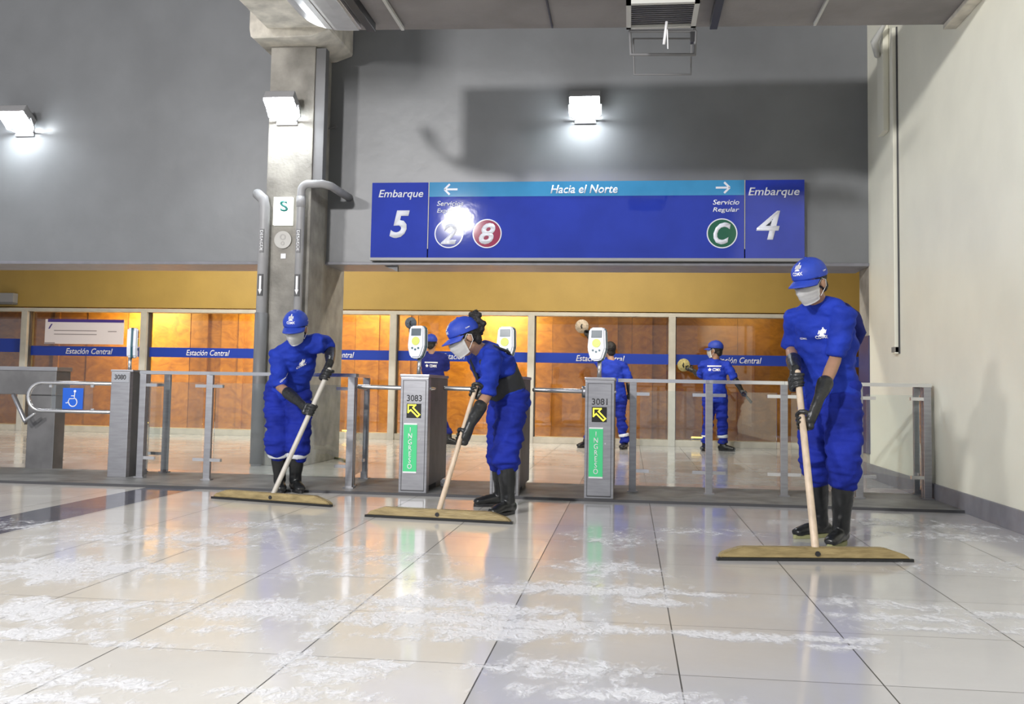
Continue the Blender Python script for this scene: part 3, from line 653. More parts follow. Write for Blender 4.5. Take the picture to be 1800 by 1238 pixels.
for px in (90, 163):
    for py, s in ((679, 1), (721, -1)):
        q = gp(px, py); obj('clip', box(q.x - 0.014, q.x + 0.014, GY - 0.012, GY + 0.012, q.z - 0.012, q.z + 0.012, bev=0.003), M['chrome'], t)
obj('clear_panel', box(gp(90, 700).x, gp(163, 700).x, GY - 0.002, GY + 0.003, a1.z + 0.01, a0.z - 0.01), M['glass'], t)
# broad turnstile at far left
x0_, x1_ = FL(45, 827, 0.02), FL(93, 827, 0.02); yl_ = 9.12
t = thing('turnstile', 'wide steel turnstile cabinet at the far left frame edge', 'turnstile', ((x0_.x+x1_.x)/2, yl_, 0.02))
xa, xb = P(45, 800, yl_).x, P(93, 800, yl_).x
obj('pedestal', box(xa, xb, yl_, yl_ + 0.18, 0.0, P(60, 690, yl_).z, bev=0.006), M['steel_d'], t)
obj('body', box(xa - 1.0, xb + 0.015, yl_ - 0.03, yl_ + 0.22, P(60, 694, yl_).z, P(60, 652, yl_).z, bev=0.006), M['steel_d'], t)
obj('top_cap', box(xa - 1.02, xb + 0.025, yl_ - 0.04, yl_ + 0.23, P(60, 652, yl_).z, P(60, 645, yl_).z, bev=0.004), M['steel'], t)
pa, pb = P(24, 695, yl_ - 0.08), P(44, 740, yl_ - 0.14)
obj('barrier_arm', tube(bmesh.new(), [pa, pb], 0.022, 12), M['steel'], t, True); obj('barrier_arm', tube(bmesh.new(), [P(60, 728, yl_ - 0.14), pb], 0.018, 12), M['chrome'], t, True)

# ================================================================== GLASS RAILINGS
def railing(label, group, pts, H=0.99, over=(0, 0)):
    """pts: floor positions of posts; rail along the top; glass panes between"""
    o0 = pts[0]; t = thing('glass_railing', label, 'railing', (o0.x, o0.y, 0.02), group)
    for p in pts: obj('post', box(p.x - 0.030, p.x + 0.030, p.y - 0.02, p.y + 0.02, 0.02, H - 0.03, bev=0.003), M['steel'], t)
    for p in pts: obj('post_foot', box(p.x - 0.045, p.x + 0.045, p.y - 0.035, p.y + 0.035, 0.02, 0.03), M['steel'], t)
    for k, (a, b) in enumerate(zip(pts[:-1], pts[1:])):
        d = (b - a); L_ = d.length; d.normalize(); n = V((-d.y, d.x, 0))
        e0 = over[0] if k == 0 else 0.0; e1 = over[1] if k == len(pts) - 2 else 0.0
        def obb(s0, s1, hw, z0, z1, bm):
            for s in (0,):
                vs = []
                for ss in (s0, s1):
                    for q in (-hw, hw):
                        for z in (z0, z1): vs.append(bm.verts.new((a.x + d.x*ss + n.x*q, a.y + d.y*ss + n.y*q, z)))
                for f in ((0, 1, 3, 2), (4, 6, 7, 5), (0, 4, 5, 1), (2, 3, 7, 6), (0, 2, 6, 4), (1, 5, 7, 3)): bm.faces.new([vs[i] for i in f])
            return bm
        obj('top_rail', obb(-0.03 - e0, L_ + 0.03 + e1, 0.025, H - 0.03, H, bmesh.new()), M['chrome'], t)
        obj('glass_panel', obb(0.06, L_ - 0.06, 0.005, 0.10, H - 0.10, bmesh.new()), M['glass'], t)
        for ss in (0.01, L_ - 0.14):
            for z in (0.20, 0.86): obj('glass_clamp', obb(ss, ss + 0.13, 0.014, z - 0.014, z + 0.014, bmesh.new()), M['chrome'], t)
    return t
RY = 8.45
Lp = [V((xl + 0.20, RY + 0.1, 0))] + [V((P(px, 800, Y).x, Y, 0)) for px, Y in ((365, 8.5), (615, 8.2))]
railing('steel and glass railing between the slim gate post and the column, left side', 'glass railings', Lp, over=(0, 0.02))
railing('short glass railing return behind the left railing end', 'glass railings', [V((P(615, 800, 8.30).x, 8.36, 0)), V((P(641, 800, 9.05).x, 9.05, 0))])
railing('small rear glass railing right behind the slim gate post', 'glass railings', [V((P(252, 800, 9.1).x, 9.08, 0)), V((P(290, 800, 9.08).x, 9.08, 0))])
Rp = [V((P(px, 800, Y).x, Y, 0)) for px, Y in ((1112, 8.6), (1246, 8.6), (1378, 8.62), (1510, 8.64), (1632, 8.70))]
Rp[-1].x = min(Rp[-1].x, XR - 0.07)
railing('long four-bay glass railing from turnstile 3081 to the right wall', 'glass railings', Rp, over=(0.10, 0))
railing('short glass railing return along the right wall', 'glass railings', [V((Rp[-1].x, 8.76, 0)), V((P(1580, 800, 9.7).x - 0.0, 9.1, 0))])

# ================================================================== BOOTH FITTINGS
by = WW + 0.03
t = thing('notice_board', 'white notice board with purple top edge fixed on the left window', 'board', P(147, 605, by))
a, b = P(80, 561, by), P(216, 606, by)
bd = obj('board', box(a.x, b.x, by, by + 0.02, b.z, a.z, bev=0.003), M['boardw'], t)
obj('top_band', box(a.x + 0.05, b.x, by - 0.004, by + 0.001, a.z - 0.05, a.z), M['boardp'], bd)
lb = bmesh.new()
for x0, x1, y in ((95, 170, 581), (95, 170, 587.5), (190, 205, 583)): box(P(x0, y, by).x, P(x1, y, by).x, by - 0.003, by + 0.001, P(x0, y, by).z - 0.008, P(x0, y, by).z + 0.008, lb)
obj('printed_lines', lb, M['boardl'], bd)
q = P(89, 574, by); obj('slash_mark', prism([(q.x - 0.04, q.z - 0.04), (q.x - 0.015, q.z - 0.04), (q.x + 0.035, q.z + 0.045), (q.x + 0.01, q.z + 0.045)], by - 0.004, by), M['boardp'], bd)
q = P(87, 603, by); obj('corner_mark', box(q.x - 0.10, q.x + 0.10, by - 0.003, by, q.z - 0.02, q.z + 0.01), M['boardl'], bd)
a, b = P(-40, 515, WW - 0.1), P(25, 532, WW - 0.1)
t = thing('wall_unit', 'grey box unit on the yellow wall at far left edge', 'box', V((b.x, WW, b.z)))
obj('casing', box(a.x, b.x, WW - 0.14, WW, b.z, a.z, bev=0.01), M['housing'], t); obj('lower_lip', box(a.x, b.x, WW - 0.15, WW, b.z - 0.03, b.z, bev=0.004), M['pipe_d'], t)
for px, py in ((1225, 769), (611, 757)):
    q = P(px, py, WW + 0.2); tt = thing('floor_lamp', 'small warm lamp on the sill behind glass, ' + ('right of the concrete column' if px < 900 else 'left of the far standing worker'), 'lamp', V((q.x, q.y, q.z - 0.03)), 'small warm sill lamps')
    obj('lamp_body', box(q.x - 0.10, q.x + 0.10, q.y - 0.03, q.y + 0.03, sz, q.z - 0.012, bev=0.004), M['pipe_d'], tt); obj('lamp_face', box(q.x - 0.09, q.x + 0.09, q.y - 0.025, q.y + 0.025, q.z - 0.012, q.z + 0.008, bev=0.004), M['warm'], tt)
for px, py, lab in ((779, 857, 'crumpled white paper scrap on the floor beside turnstile 3083'),):
    q = FL(px, py, 0.02); b = bmesh.new(); bmesh.ops.create_icosphere(b, subdivisions=3, radius=0.030, matrix=Matrix.Translation((q.x, q.y, 0.045)) @ Matrix.Diagonal((0.9, 0.9, 1.1, 1)))
    for v in b.verts: v.co += (v.co - V((q.x, q.y, 0.045)))*0.45*noise.noise(v.co*60)
    zm = min(v.co.z for v in b.verts)
    for v in b.verts: v.co.z += 0.021 - zm
    tag(obj('paper_scrap', b, M['white']), lab, 'litter')
cq = [FL(586, 806) + V((0, 0, .012)), FL(600, 809) + V((0, 0, .012)), FL(613, 814) + V((0, 0, .012)), FL(628, 812) + V((0, 0, .012)), FL(640, 818) + V((0, 0, .012))]
tag(obj('floor_cable', tube(bmesh.new(), cq, 0.011, 8), M['sole'], None, True), 'short dull yellow cable on the floor right of the concrete column', 'cable')
# ================================================================== PEOPLE
def voxel(bm, size, smooth=6, fac=0.5):
    me = bpy.data.meshes.new('v'); bmesh.ops.recalc_face_normals(bm, faces=bm.faces); bm.to_mesh(me); bm.free()
    o = bpy.data.objects.new('v', me); COL.objects.link(o)
    r = o.modifiers.new('r', 'REMESH'); r.mode = 'VOXEL'; r.voxel_size = size; r.use_smooth_shade = True
    if smooth:
        s = o.modifiers.new('s', 'SMOOTH'); s.iterations = smooth; s.factor = fac
    me2 = evalmesh(o); bpy.data.objects.remove(o); bpy.data.meshes.remove(me); return me2
def folds(me, amp, sc=(9, 9, 16), seed=0, fine=0.35):
    off = V((seed*3.7, seed*1.3, seed*2.1)); ns = [v.normal.copy() for v in me.vertices]
    for v, n in zip(me.vertices, ns):
        p = v.co; q = V((p.x*sc[0], p.y*sc[1], p.z*sc[2])) + off
        a = noise.noise(q); b = 1 - abs(noise.noise(q*0.8 + V((5, 5, 5))))*2.2
        v.co = p + n*amp*(a*0.8 + max(b, -0.6)*0.6 + fine*noise.noise(q*2.6))
def cut_text(me_or_bm, bvh, org, right, up, inward, off=0.003):
    """lay a flat x,z mesh onto a surface by projection"""
    me = me_or_bm
    if isinstance(me, bmesh.types.BMesh):
        b = me; me = bpy.data.meshes.new('d'); b.to_mesh(me); b.free()
    for v in me.vertices:
        p = org + right*v.co.x + up*v.co.z
        h = bvh.ray_cast(p - inward*0.35, inward, 0.8)
        v.co = (h[0] - inward*(off + max(0, -v.co.y))) if h[0] is not None else p
    return me
def crest():
    bm = bmesh.new(); ellip(bm, (0, 0, 0.020), 0.016, 0.0, 0.017, seg=12, rings=8)
    for v in bm.verts: pass
    prism([(-0.022, -0.004), (0.022, -0.004), (0.014, 0.006), (-0.014, 0.006)], -0.001, 0.0, bm)
    prism([(-0.004, 0.03), (0.004, 0.03), (0.004, 0.046), (-0.004, 0.046)], -0.001, 0.0, bm)
    for s in (-1, 1): prism([(s*0.018, 0.008), (s*0.024, 0.012), (s*0.022, 0.032), (s*0.017, 0.03)], -0.001, 0.0, bm)
    return bm
def frames(f, u):
    f = V(f).normalized(); u = (V(u) - f*V(u).dot(f)).normalized(); r = f.cross(u).normalized()
    return r, f, u
def M3(r, f, u): return Matrix((r, f, u)).transposed()

def glove(name, wrist, elbow, grip, axis, parent, m, cuff=0.62, rod=0.016, lab=None):
    """rubber gauntlet: palm, four fingers and thumb wrapped round a rod through grip along axis"""
    axis = axis.normalized(); p = wrist - grip; p = (p - axis*p.dot(axis))
    p = p.normalized() if p.length > 1e-4 else frame_of(axis)[0]
    q = axis.cross(p).normalized(); bm = bmesh.new(); R0 = rod + 0.013
    def at(ang, r, s): a = math.radians(ang); return grip + p*(math.cos(a)*r) + q*(math.sin(a)*r) + axis*s
    palm = at(10, R0 + 0.016, 0)
    fa = (wrist - elbow).normalized()
    tube(bm, [elbow.lerp(wrist, 1 - cuff), elbow.lerp(wrist, 1 - cuff*0.5), wrist - fa*0.01, wrist.lerp(palm, 0.5), palm], [(0.050, 0.047), (0.044, 0.042), (0.034, 0.031), (0.037, 0.028), (0.036, 0.024)], 14, cap='round')
    tube(bm, [at(20, R0 + 0.014, -0.030), at(20, R0 + 0.014, 0.030)], [(0.020, 0.026)]*2, 12, ref=p)
    for i, (s, ln, r) in enumerate(((-0.037, 175, 0.0085), (-0.013, 215, 0.0098), (0.012, 225, 0.0102), (0.036, 205, 0.0096))):
        n = 7; pts = [at(35 + ln*t/n, R0 + (0.012*(1 - t/3) if t < 3 else 0.0) - (0.002 if t > 4 else 0), s + 0.001*t) for t in range(n+1)]
        tube(bm, pts, [r*1.12, r*1.14, r*1.0, r*1.05, r*0.95, r*0.98, r*0.9, r*0.8], 10)
    th = [at(-10, R0 + 0.018, 0.030), at(-45, R0 + 0.014, 0.048), at(-90, R0 + 0.006, 0.052), at(-135, R0 + 0.001, 0.046), at(-165, R0, 0.040)]
    tube(bm, th, [0.015, 0.014, 0.012, 0.0115, 0.0095], 10)
    me = voxel(bm, 0.0048, 3, 0.5); folds(me, 0.0016, (30, 30, 30), 3)
    return obj(name, me, m, parent, True)

def foot_pts(an, toe):
    d = V((toe.x - an.x, toe.y - an.y, 0)).normalized(); g = 0.0
    heel = V((an.x, an.y, 0)) - d*0.055; return d, heel
def boot(an, kn, toe, top, floor_z, parent, short=False, m='rubber', sole='sole'):
    d, heel = foot_pts(an, toe); z = floor_z; bm = bmesh.new(); sd = V((-d.y, d.x, 0))
    axis = (kn - an)
    topp = an + axis*top
    tube(bm, [topp, an + axis*(top*0.55), an + axis*(top*0.2), V((an.x, an.y, z + 0.075))], [0.064, 0.062, 0.050, (0.052, 0.052)], 18, ref=sd, cap='flat')
    fp = [heel + V((0, 0, z + 0.05)), heel + d*0.06 + V((0, 0, z + 0.055)), heel + d*0.14 + V((0, 0, z + 0.052)), heel + d*0.20 + V((0, 0, z + 0.044)), heel + d*0.245 + V((0, 0, z + 0.038))]
    tube(bm, fp, [(0.037, 0.040), (0.040, 0.048), (0.043, 0.040), (0.046, 0.033), (0.040, 0.026)], 16, ref=sd)
    me = voxel(bm, 0.007, 5); folds(me, 0.0022, (14, 14, 26), 2)
    b = obj('boot', me, M[m], parent, True)
    sb = bmesh.new(); n = 20; ring0, ring1 = [], []
    for i in range(n):
        a = 2*math.pi*i/n; t = math.cos(a)*0.5 + 0.5; wd = 0.034 + 0.010*math.sin(t*math.pi*0.75)
        c = heel + d*(-0.030 + 0.302*t) + sd*(wd*math.sin(a)); ring0.append(sb.verts.new((c.x, c.y, z + 0.001))); ring1.append(sb.verts.new((c.x, c.y, z + 0.024)))
    sb.faces.new(ring0[::-1]); sb.faces.new(ring1)
    for i in range(n): sb.faces.new((ring0[i], ring0[(i+1) % n], ring1[(i+1) % n], ring1[i]))
    obj('boot_sole', sb, M[sole], b)
    return b

HS = 1.07
def person(name, label, J, face, headdir, headup=(0, 0, 1), cloth='cloth', trouser='cloth_t', hem=0.80, boots=True, fz=0.0, mask=True, cap=True, hairbun=False, sleeve=1.02, belt=False, back_text=False, chest_text=True, grips=None, gloves_mat='glovem', hivis=False, scale=1.0, seed=1, capturn=False, hemdrop=-0.16, solem='black', bulk=1.0, hairball=False, detail=1.0):
    g = lambda k: V(J[k]); root = thing(name, label, 'person', V((g('pelvis').x, g('pelvis').y, fz)), 'workers cleaning the station')
    pe, nk, hd = g('pelvis'), g('neck'), g('head'); F = V(face).normalized(); F.z = 0
    ax = (nk - pe).normalized(); Rt = F.cross(V((0, 0, 1))).normalized()      # wearer's right
    shR, shL = g('shR'), g('shL'); across = (shR - shL).normalized()
    dep = across.cross(ax).normalized()
    if dep.dot(F) < 0: dep = -dep
    T = (nk - pe).length; bulge = -dep*0.03*(1 if T < 0.5 else 0.6)
    spine = lambda t: pe.lerp(nk, t) + bulge*math.sin(math.pi*t)
    hipR, hipL = pe + Rt*0.088, pe - Rt*0.088
    vx = 0.011/detail
    # --- body (skin), one continuous mesh
    bm = bmesh.new()
    tube(bm, [spine(0), spine(0.3), spine(0.6), spine(0.85)], [(0.125, 0.085), (0.11, 0.075), (0.125, 0.080), (0.10, 0.06)], 18, ref=across)
    tube(bm, [shL*0.8 + shR*0.2 - ax*0.02, shR*0.8 + shL*0.2 - ax*0.02], 0.036, 12)
    r_, f_, u_ = frames(headdir, headup); HM = M3(r_, f_, u_); r_, f_, u_ = r_*HS, f_*HS, u_*HS; HM = HM @ Matrix.Diagonal((HS, HS, HS))
    tube(bm, [spine(0.9), hd - u_*0.06 - f_*0.02], [0.056, 0.050], 14)
    def hp(x, y, z): return hd + r_*x + f_*y + u_*z
    # skull, jaw, nose, ears, brow, cheeks
    hb = bmesh.new()
    ellip(hb, hp(0, -0.012, 0.03), 0.074, 0.094, 0.088, HM); ellip(hb, hp(0, 0.028, -0.035), 0.058, 0.062, 0.082, HM)
    ellip(hb, hp(0, 0.055, -0.090), 0.028, 0.026, 0.022, HM)
    tube(hb, [hp(0, 0.088, 0.008), hp(0, 0.112, -0.030)], [0.008, 0.013], 8)
    for s in (-1, 1):
        ellip(hb, hp(s*0.076, -0.012, -0.012), 0.009, 0.020, 0.032, HM, 12, 8); ellip(hb, hp(s*0.036, 0.064, -0.035), 0.022, 0.018, 0.022, HM, 12, 8)
        ellip(hb, hp(s*0.030, 0.078, 0.022), 0.024, 0.010, 0.008, HM, 10, 8)
    tmp = bpy.data.meshes.new('h'); hb.to_mesh(tmp); hb.free(); bm.from_mesh(tmp); bpy.data.meshes.remove(tmp)
    for s in ('R', 'L'):
        sh, el, wr = g('sh' + s), g('el' + s), g('wr' + s)
        tube(bm, [sh.lerp(el, 0.12), sh.lerp(el, 0.5), el], [0.034, 0.037, 0.037], 12); cf_ = 1 - J.get('cuff' + s, 0.55); tube(bm, [el, el.lerp(wr, 0.3*min(1, cf_*2)), el.lerp(wr, cf_ + 0.03), el.lerp(wr, min(0.95, cf_ + 0.16)), wr], [0.038, 0.039, 0.032, 0.020, 0.014], 12)
        hip = hipR if s == 'R' else hipL; kn, an = g('kn' + s), g('an' + s)
        tube(bm, [hip, hip.lerp(kn, 0.5), kn], [0.068, 0.060, 0.048], 12); tube(bm, [kn, kn.lerp(an, 0.3), an], [0.050, 0.048, 0.035], 12)
        hnd = g('hand' + s); tube(bm, [wr, wr.lerp(hnd, 0.15)], 0.013, 10)
    obj('body', voxel(bm, 0.008/detail, 4), M['skin'], root, True)
    # --- eyes (hidden mostly under the cap)
    for s in (-1, 1):
        e = obj('eye', ellip(bmesh.new(), hp(s*0.031, 0.076, 0.004), 0.0125, 0.010, 0.008, HM, 14, 10), M['eyew'], root, True)
        obj('pupil', ellip(bmesh.new(), hp(s*0.031, 0.0845, 0.003), 0.0055, 0.003, 0.0055, HM, 10, 8), M['eyed'], e, True)
    # --- trousers
    bm = bmesh.new()
    tube(bm, [pe - ax*0.04, pe + ax*0.10], [(0.158, 0.118), (0.142, 0.108)], 20, ref=across)
    for s in ('R', 'L'):
        hip = hipR if s == 'R' else hipL; kn, an = g('kn' + s), g('an' + s)
        he = kn.lerp(an, hem - 0.5) if boots else kn.lerp(an, 0.93)
        if boots: tube(bm, [hip, hip.lerp(kn, 0.45), kn, kn.lerp(he, 0.6), he], [(0.104, 0.114), (0.100, 0.110), 0.092, 0.101, 0.078], 18)
        else: tube(bm, [hip, hip.lerp(kn, 0.45), kn, kn.lerp(he, 0.5), he], [(0.098, 0.105), 0.090, 0.073, 0.068, 0.066], 18, cap='flat')
    me = voxel(bm, vx, 5); folds(me, 0.026, (5, 5, 14), seed + 4, 0.55); tr = obj('trousers', me, M[trouser], root, True)
    # --- shirt with sleeves
    bm = bmesh.new(); h0 = hemdrop
    tube(bm, [shL.lerp(shR, 0.10) - ax*0.012, shL.lerp(shR, 0.35) + ax*0.012, shL.lerp(shR, 0.65) + ax*0.012, shL.lerp(shR, 0.90) - ax*0.012], [0.066, 0.068, 0.068, 0.066], 16)
    tube(bm, [pe + ax*h0*0.75, pe, spine(0.28), spine(0.55), spine(0.80), spine(0.93), spine(0.985)],
         [(a*bulk, b*bulk) for a, b in ((0.172, 0.132), (0.168, 0.130), (0.158, 0.122), (0.172, 0.126), (0.178, 0.112))] + [(0.130, 0.086), (0.078, 0.070)], 24, ref=across, cap='flat')
    for s in ('R', 'L'):
        sh, el, wr = g('sh' + s), g('el' + s), g('wr' + s)
        inn = sh.lerp(spine(0.82), 0.35)
        e2 = el.lerp(wr, sleeve - 1) if sleeve > 1 else sh.lerp(el, sleeve)
        pts = [inn, sh - V((0, 0, 0.012)), sh.lerp(el, 0.5)]; rr = [0.070, 0.070, 0.064]
        if sleeve > 1: pts.append(el); rr.append(0.060)
        pts.append(e2); rr.append(0.057)
        tube(bm, pts, rr, 18, cap='flat')
    me = voxel(bm, vx, 5); folds(me, 0.020, (6, 6, 12), seed, 0.55)
    shirt = obj('shirt', me, M[cloth], root, True)
    bvh = BVHTree.FromPolygons([v.co for v in me.vertices], [p.vertices for p in me.polygons])
    # collar
    cb_ = bmesh.new(); c0 = spine(0.985)
    ring = [c0 + across*(0.070*math.cos(a)) + dep*(0.064*math.sin(a)) - ax*(0.012 + 0.030*max(0, math.sin(a))) for a in [2*math.pi*i/20 for i in range(20)]]
    for i in range(20): tube(cb_, [ring[i], ring[(i+1) % 20]], 0.009, 8, cap='flat')
    obj('collar', voxel(cb_, 0.006, 3), M[cloth], shirt, True)
    if chest_text:
        for sgn, s_, w_, h_ in ((1, 'CDMX', 0.085, 0.022), (-1, 'LIMPIEZA', 0.062, 0.012)):
            c = spine(0.66) - across*(0.070*sgn); rt = -across
            if sgn < 0: s_ = 'CDMX'
            m_ = text_mesh(s_, w_, h_, 0, bold=0.02); m_.transform(Matrix.Translation((-w_/2, 0, -0.012)))
            obj('chest_lettering', cut_text(m_, bvh, c, rt, ax, -dep), M['white'], shirt)
            if sgn > 0: obj('chest_crest', cut_text(crest(), bvh, c + ax*0.008, rt, ax, -dep), M['white'], shirt)
    if back_text:
        c = spine(0.74); rt = across
        bar = bmesh.new()
        for i in range(12): prism([(-0.105 + i*0.0175, 0.030), (-0.092 + i*0.0175, 0.030), (-0.092 + i*0.0175, 0.050), (-0.105 + i*0.0175, 0.050)], -0.001, 0, bar)
        obj('back_line', cut_text(bar, bvh, c, rt, ax, dep), M['white'], shirt)
        m_ = text_mesh('CDMX', 0.115, 0.042, 0, bold=0.03); m_.transform(Matrix.Translation((-0.025, 0, -0.035))); obj('back_lettering', cut_text(m_, bvh, c, rt, ax, dep), M['white'], shirt)
        cr = crest(); cr.transform(Matrix.Translation((-0.068, 0, -0.028)) @ Matrix.Diagonal((1.0, 1, 0.9, 1))); obj('back_crest', cut_text(cr, bvh, c, rt, ax, dep), M['white'], shirt)
    if belt:
        bb = bmesh.new(); tube(bb, [spine(0.14), spine(0.52)], [(0.178, 0.142), (0.182, 0.140)], 24, ref=across, cap='flat')
        me = voxel(bb, 0.012, 2); folds(me, 0.003, (8, 8, 8), 2); obj('support_belt', me, M['belt'], root, True)
        for s in ('R', 'L'):
            sh = g('sh' + s).lerp(nk, 0.42)
            pts = [spine(0.50) - dep*0.12 + (sh - nk)*0.7, spine(0.80) - dep*0.117 + (sh - nk), spine(0.97) - dep*0.055 + (sh - nk)*1.02 + ax*0.02, sh + dep*0.085 - ax*0.03, spine(0.62) + dep*0.135 + (sh - nk)]
            obj('belt_strap', tube(bmesh.new(), pts, [(0.022, 0.012)]*5, 10, ref=across), M['belt'], root, True)
    # --- boots or shoes
    for s in ('R', 'L'):
        boot(g('an' + s), g('kn' + s), g('toe' + s), (0.80 if boots else 0.16), fz, root, m='rubber', sole=solem if boots else 'black')
        if hivis:
            kn, an = g('kn' + s), g('an' + s)
            if boots: a, b, r = kn.lerp(an, hem - 0.56), kn.lerp(an, hem - 0.44), 0.094
            else: a, b, r = kn.lerp(an, 0.58), kn.lerp(an, 0.71), 0.079
            obj('reflective_band', voxel(tube(bmesh.new(), [a, b], [r, r*0.98], 20, cap='flat'), 0.010, 1), M['hivis'], tr, True)
    # --- gloves
    for s in ('R', 'L'):
        gp_, axg = (grips or {}).get(s, (None, None))
        if gp_ is None: gp_, axg = g('hand' + s), (g('wr' + s) - g('el' + s)).cross(V((0, 0, 1)))
        glove('glove', g('wr' + s), g('el' + s), V(gp_), V(axg), root, M[gloves_mat], cuff=J.get('cuff' + s, 0.55))
    # --- hair
    hb = bmesh.new(); ellip(hb, hp(0, -0.022, 0.032), 0.081, 0.094, 0.090, HM, 24, 16)
    keep = bmesh.ops.bisect_plane(hb, geom=list(hb.verts) + list(hb.edges) + list(hb.faces), plane_co=hp(0, 0.035, 0.02), plane_no=(f_*0.9 - u_*0.55).normalized(), clear_outer=True)
    bmesh.ops.holes_fill(hb, edges=list(hb.edges), sides=0)
    ellip(hb, hp(0, -0.068, -0.035), 0.060, 0.034, 0.050, HM, 16, 12)
    if hairball:
        for i in range(26):
            a = i*2.4; r = 0.05*math.sqrt((i + 1)/26); ellip(hb, hp(r*math.cos(a)*1.0, -0.125 - 0.02*math.sin(a*1.7), 0.055 + r*math.sin(a)*1.5), 0.022, 0.022, 0.022, None, 8, 6)
    me = voxel(hb, 0.008, 1); folds(me, 0.004, (60, 60, 60), 5); obj('hair', me, M['hair'], root, True)
    # --- cap
    if cap:
        cf = -f_ if capturn else f_; cr_ = -r_ if capturn else r_; CM = M3(cr_, cf, u_)
        def cp(x, y, z): return hd + cr_*x + cf*y + u_*z
        dm = bmesh.new(); ellip(dm, cp(0, -0.012, 0.045), 0.092, 0.110, 0.096, CM, 32, 24)
        bmesh.ops.bisect_plane(dm, geom=list(dm.verts) + list(dm.edges) + list(dm.faces), plane_co=cp(0, 0, 0.030), plane_no=(u_*-1 + cf*0.08).normalized(), clear_outer=True)
        bmesh.ops.holes_fill(dm, edges=list(dm.edges), sides=0)
        for v in dm.verts:      # front panel stands up
            l = v.co - hd; y_, z_ = l.dot(cf), l.dot(u_)
            if y_ > 0.03 and z_ > 0.05: v.co += cf*0.010*min(1, (z_ - 0.05)*20)
        ck = obj('cap', dm, M['capm'], root, True)
        capb = BVHTree.FromPolygons([v.co for v in ck.data.vertices], [p.vertices for p in ck.data.polygons])
        br = bmesh.new(); n = 14; top_, bot_ = [], []
        for j in range(5):
            t = j/4; rt_, rb_ = [], []
            for i in range(n + 1):
                a = math.radians(-72 + 144*i/n); x = math.sin(a)*(0.086); y0 = math.cos(a)*0.098 - 0.010; y1 = math.cos(a)*0.098 - 0.010 + 0.078*math.cos(a*0.98)**0.8
                y = y0 + (y1 - y0)*t; z = 0.038 - 0.022*t - 0.020*abs(math.sin(a))**2
                rt_.append(br.verts.new(cp(x, y, z + 0.003))); rb_.append(br.verts.new(cp(x, y, z - 0.002)))
            top_.append(rt_); bot_.append(rb_)
        for A, fl in ((top_, 0), (bot_, 1)):
            for j in range(4):
                for i in range(n):
                    q4 = (A[j][i], A[j][i+1], A[j+1][i+1], A[j+1][i]); br.faces.new(q4 if fl else q4[::-1])
        for i in range(n): br.faces.new((top_[4][i], top_[4][i+1], bot_[4][i+1], bot_[4][i]))
        for j in range(4):
            br.faces.new((top_[j][0], bot_[j][0], bot_[j+1][0], top_[j+1][0])); br.faces.new((top_[j][n], top_[j+1][n], bot_[j+1][n], bot_[j][n]))
        obj('cap_brim', br, M['capm'], ck, True)
        obj('cap_button', ellip(bmesh.new(), cp(0, -0.012, 0.142), 0.009, 0.009, 0.004, CM, 12, 8), M['capm'], ck, True)
        if detail >= 1:
            # lettering on the front, reads left to right for the viewer
            m_ = text_mesh('CDMX', 0.062, 0.019, 0, bold=0.02); m_.transform(Matrix.Translation((-0.031, 0, 0.0)))
            obj('cap_lettering', cut_text(m_, capb, cp(0, 0.05, 0.068), -cr_, u_, -cf, 0.002), M['white'], ck)
            obj('cap_crest', cut_text(crest(), capb, cp(0, 0.05, 0.096), -cr_*0.75, u_*0.75, -cf, 0.002), M['white'], ck)
            m_ = text_mesh('CDMX', 0.034, 0.007, 0, bold=0.02); m_.transform(Matrix.Translation((-0.017, 0, 0.0)))
            obj('cap_side_lettering', cut_text(m_, capb, cp(-0.02, -0.025, 0.055), -cf, u_, cr_, 0.002), M['white'], ck)
    # --- mask
    if mask:
        mb = bmesh.new(); grid = []; nu, nv = 14, 9
        for j in range(nv + 1):
            row = []
            for i in range(nu + 1):
                a = math.radians(-74 + 148*i/nu); t = j/nv; z = 0.004 - 0.110*t
                wd = 0.078 - 0.024*t**2; dp = 0.101 + 0.026*math.exp(-(a*2.0)**2)*(1 - abs(t - 0.30)*0.8) - 0.030*t**2.4
                pl = 0.0022*math.sin(t*math.pi*7)
                row.append(mb.verts.new(hp(math.sin(a)*(wd + pl), math.cos(a)*(dp + pl)+0.002, z*(0.80 + 0.20*math.cos(a)) - 0.004)))
            grid.append(row)
        for j in range(nv):
            for i in range(nu): mb.faces.new((grid[j][i], grid[j][i+1], grid[j+1][i+1], grid[j+1][i]))
        bmesh.ops.solidify(mb, geom=list(mb.faces), thickness=0.003)
        mk = obj('face_mask', mb, M['maskw'], root, True)
        for s in (-1, 1):
            obj('ear_loop', tube(bmesh.new(), [hp(s*0.070, 0.024, -0.006), hp(s*0.079, -0.004, 0.020), hp(s*0.082, -0.030, 0.004), hp(s*0.080, -0.026, -0.030), hp(s*0.064, 0.018, -0.074)], 0.0018, 6), M['maskw'], mk, True)
    return root

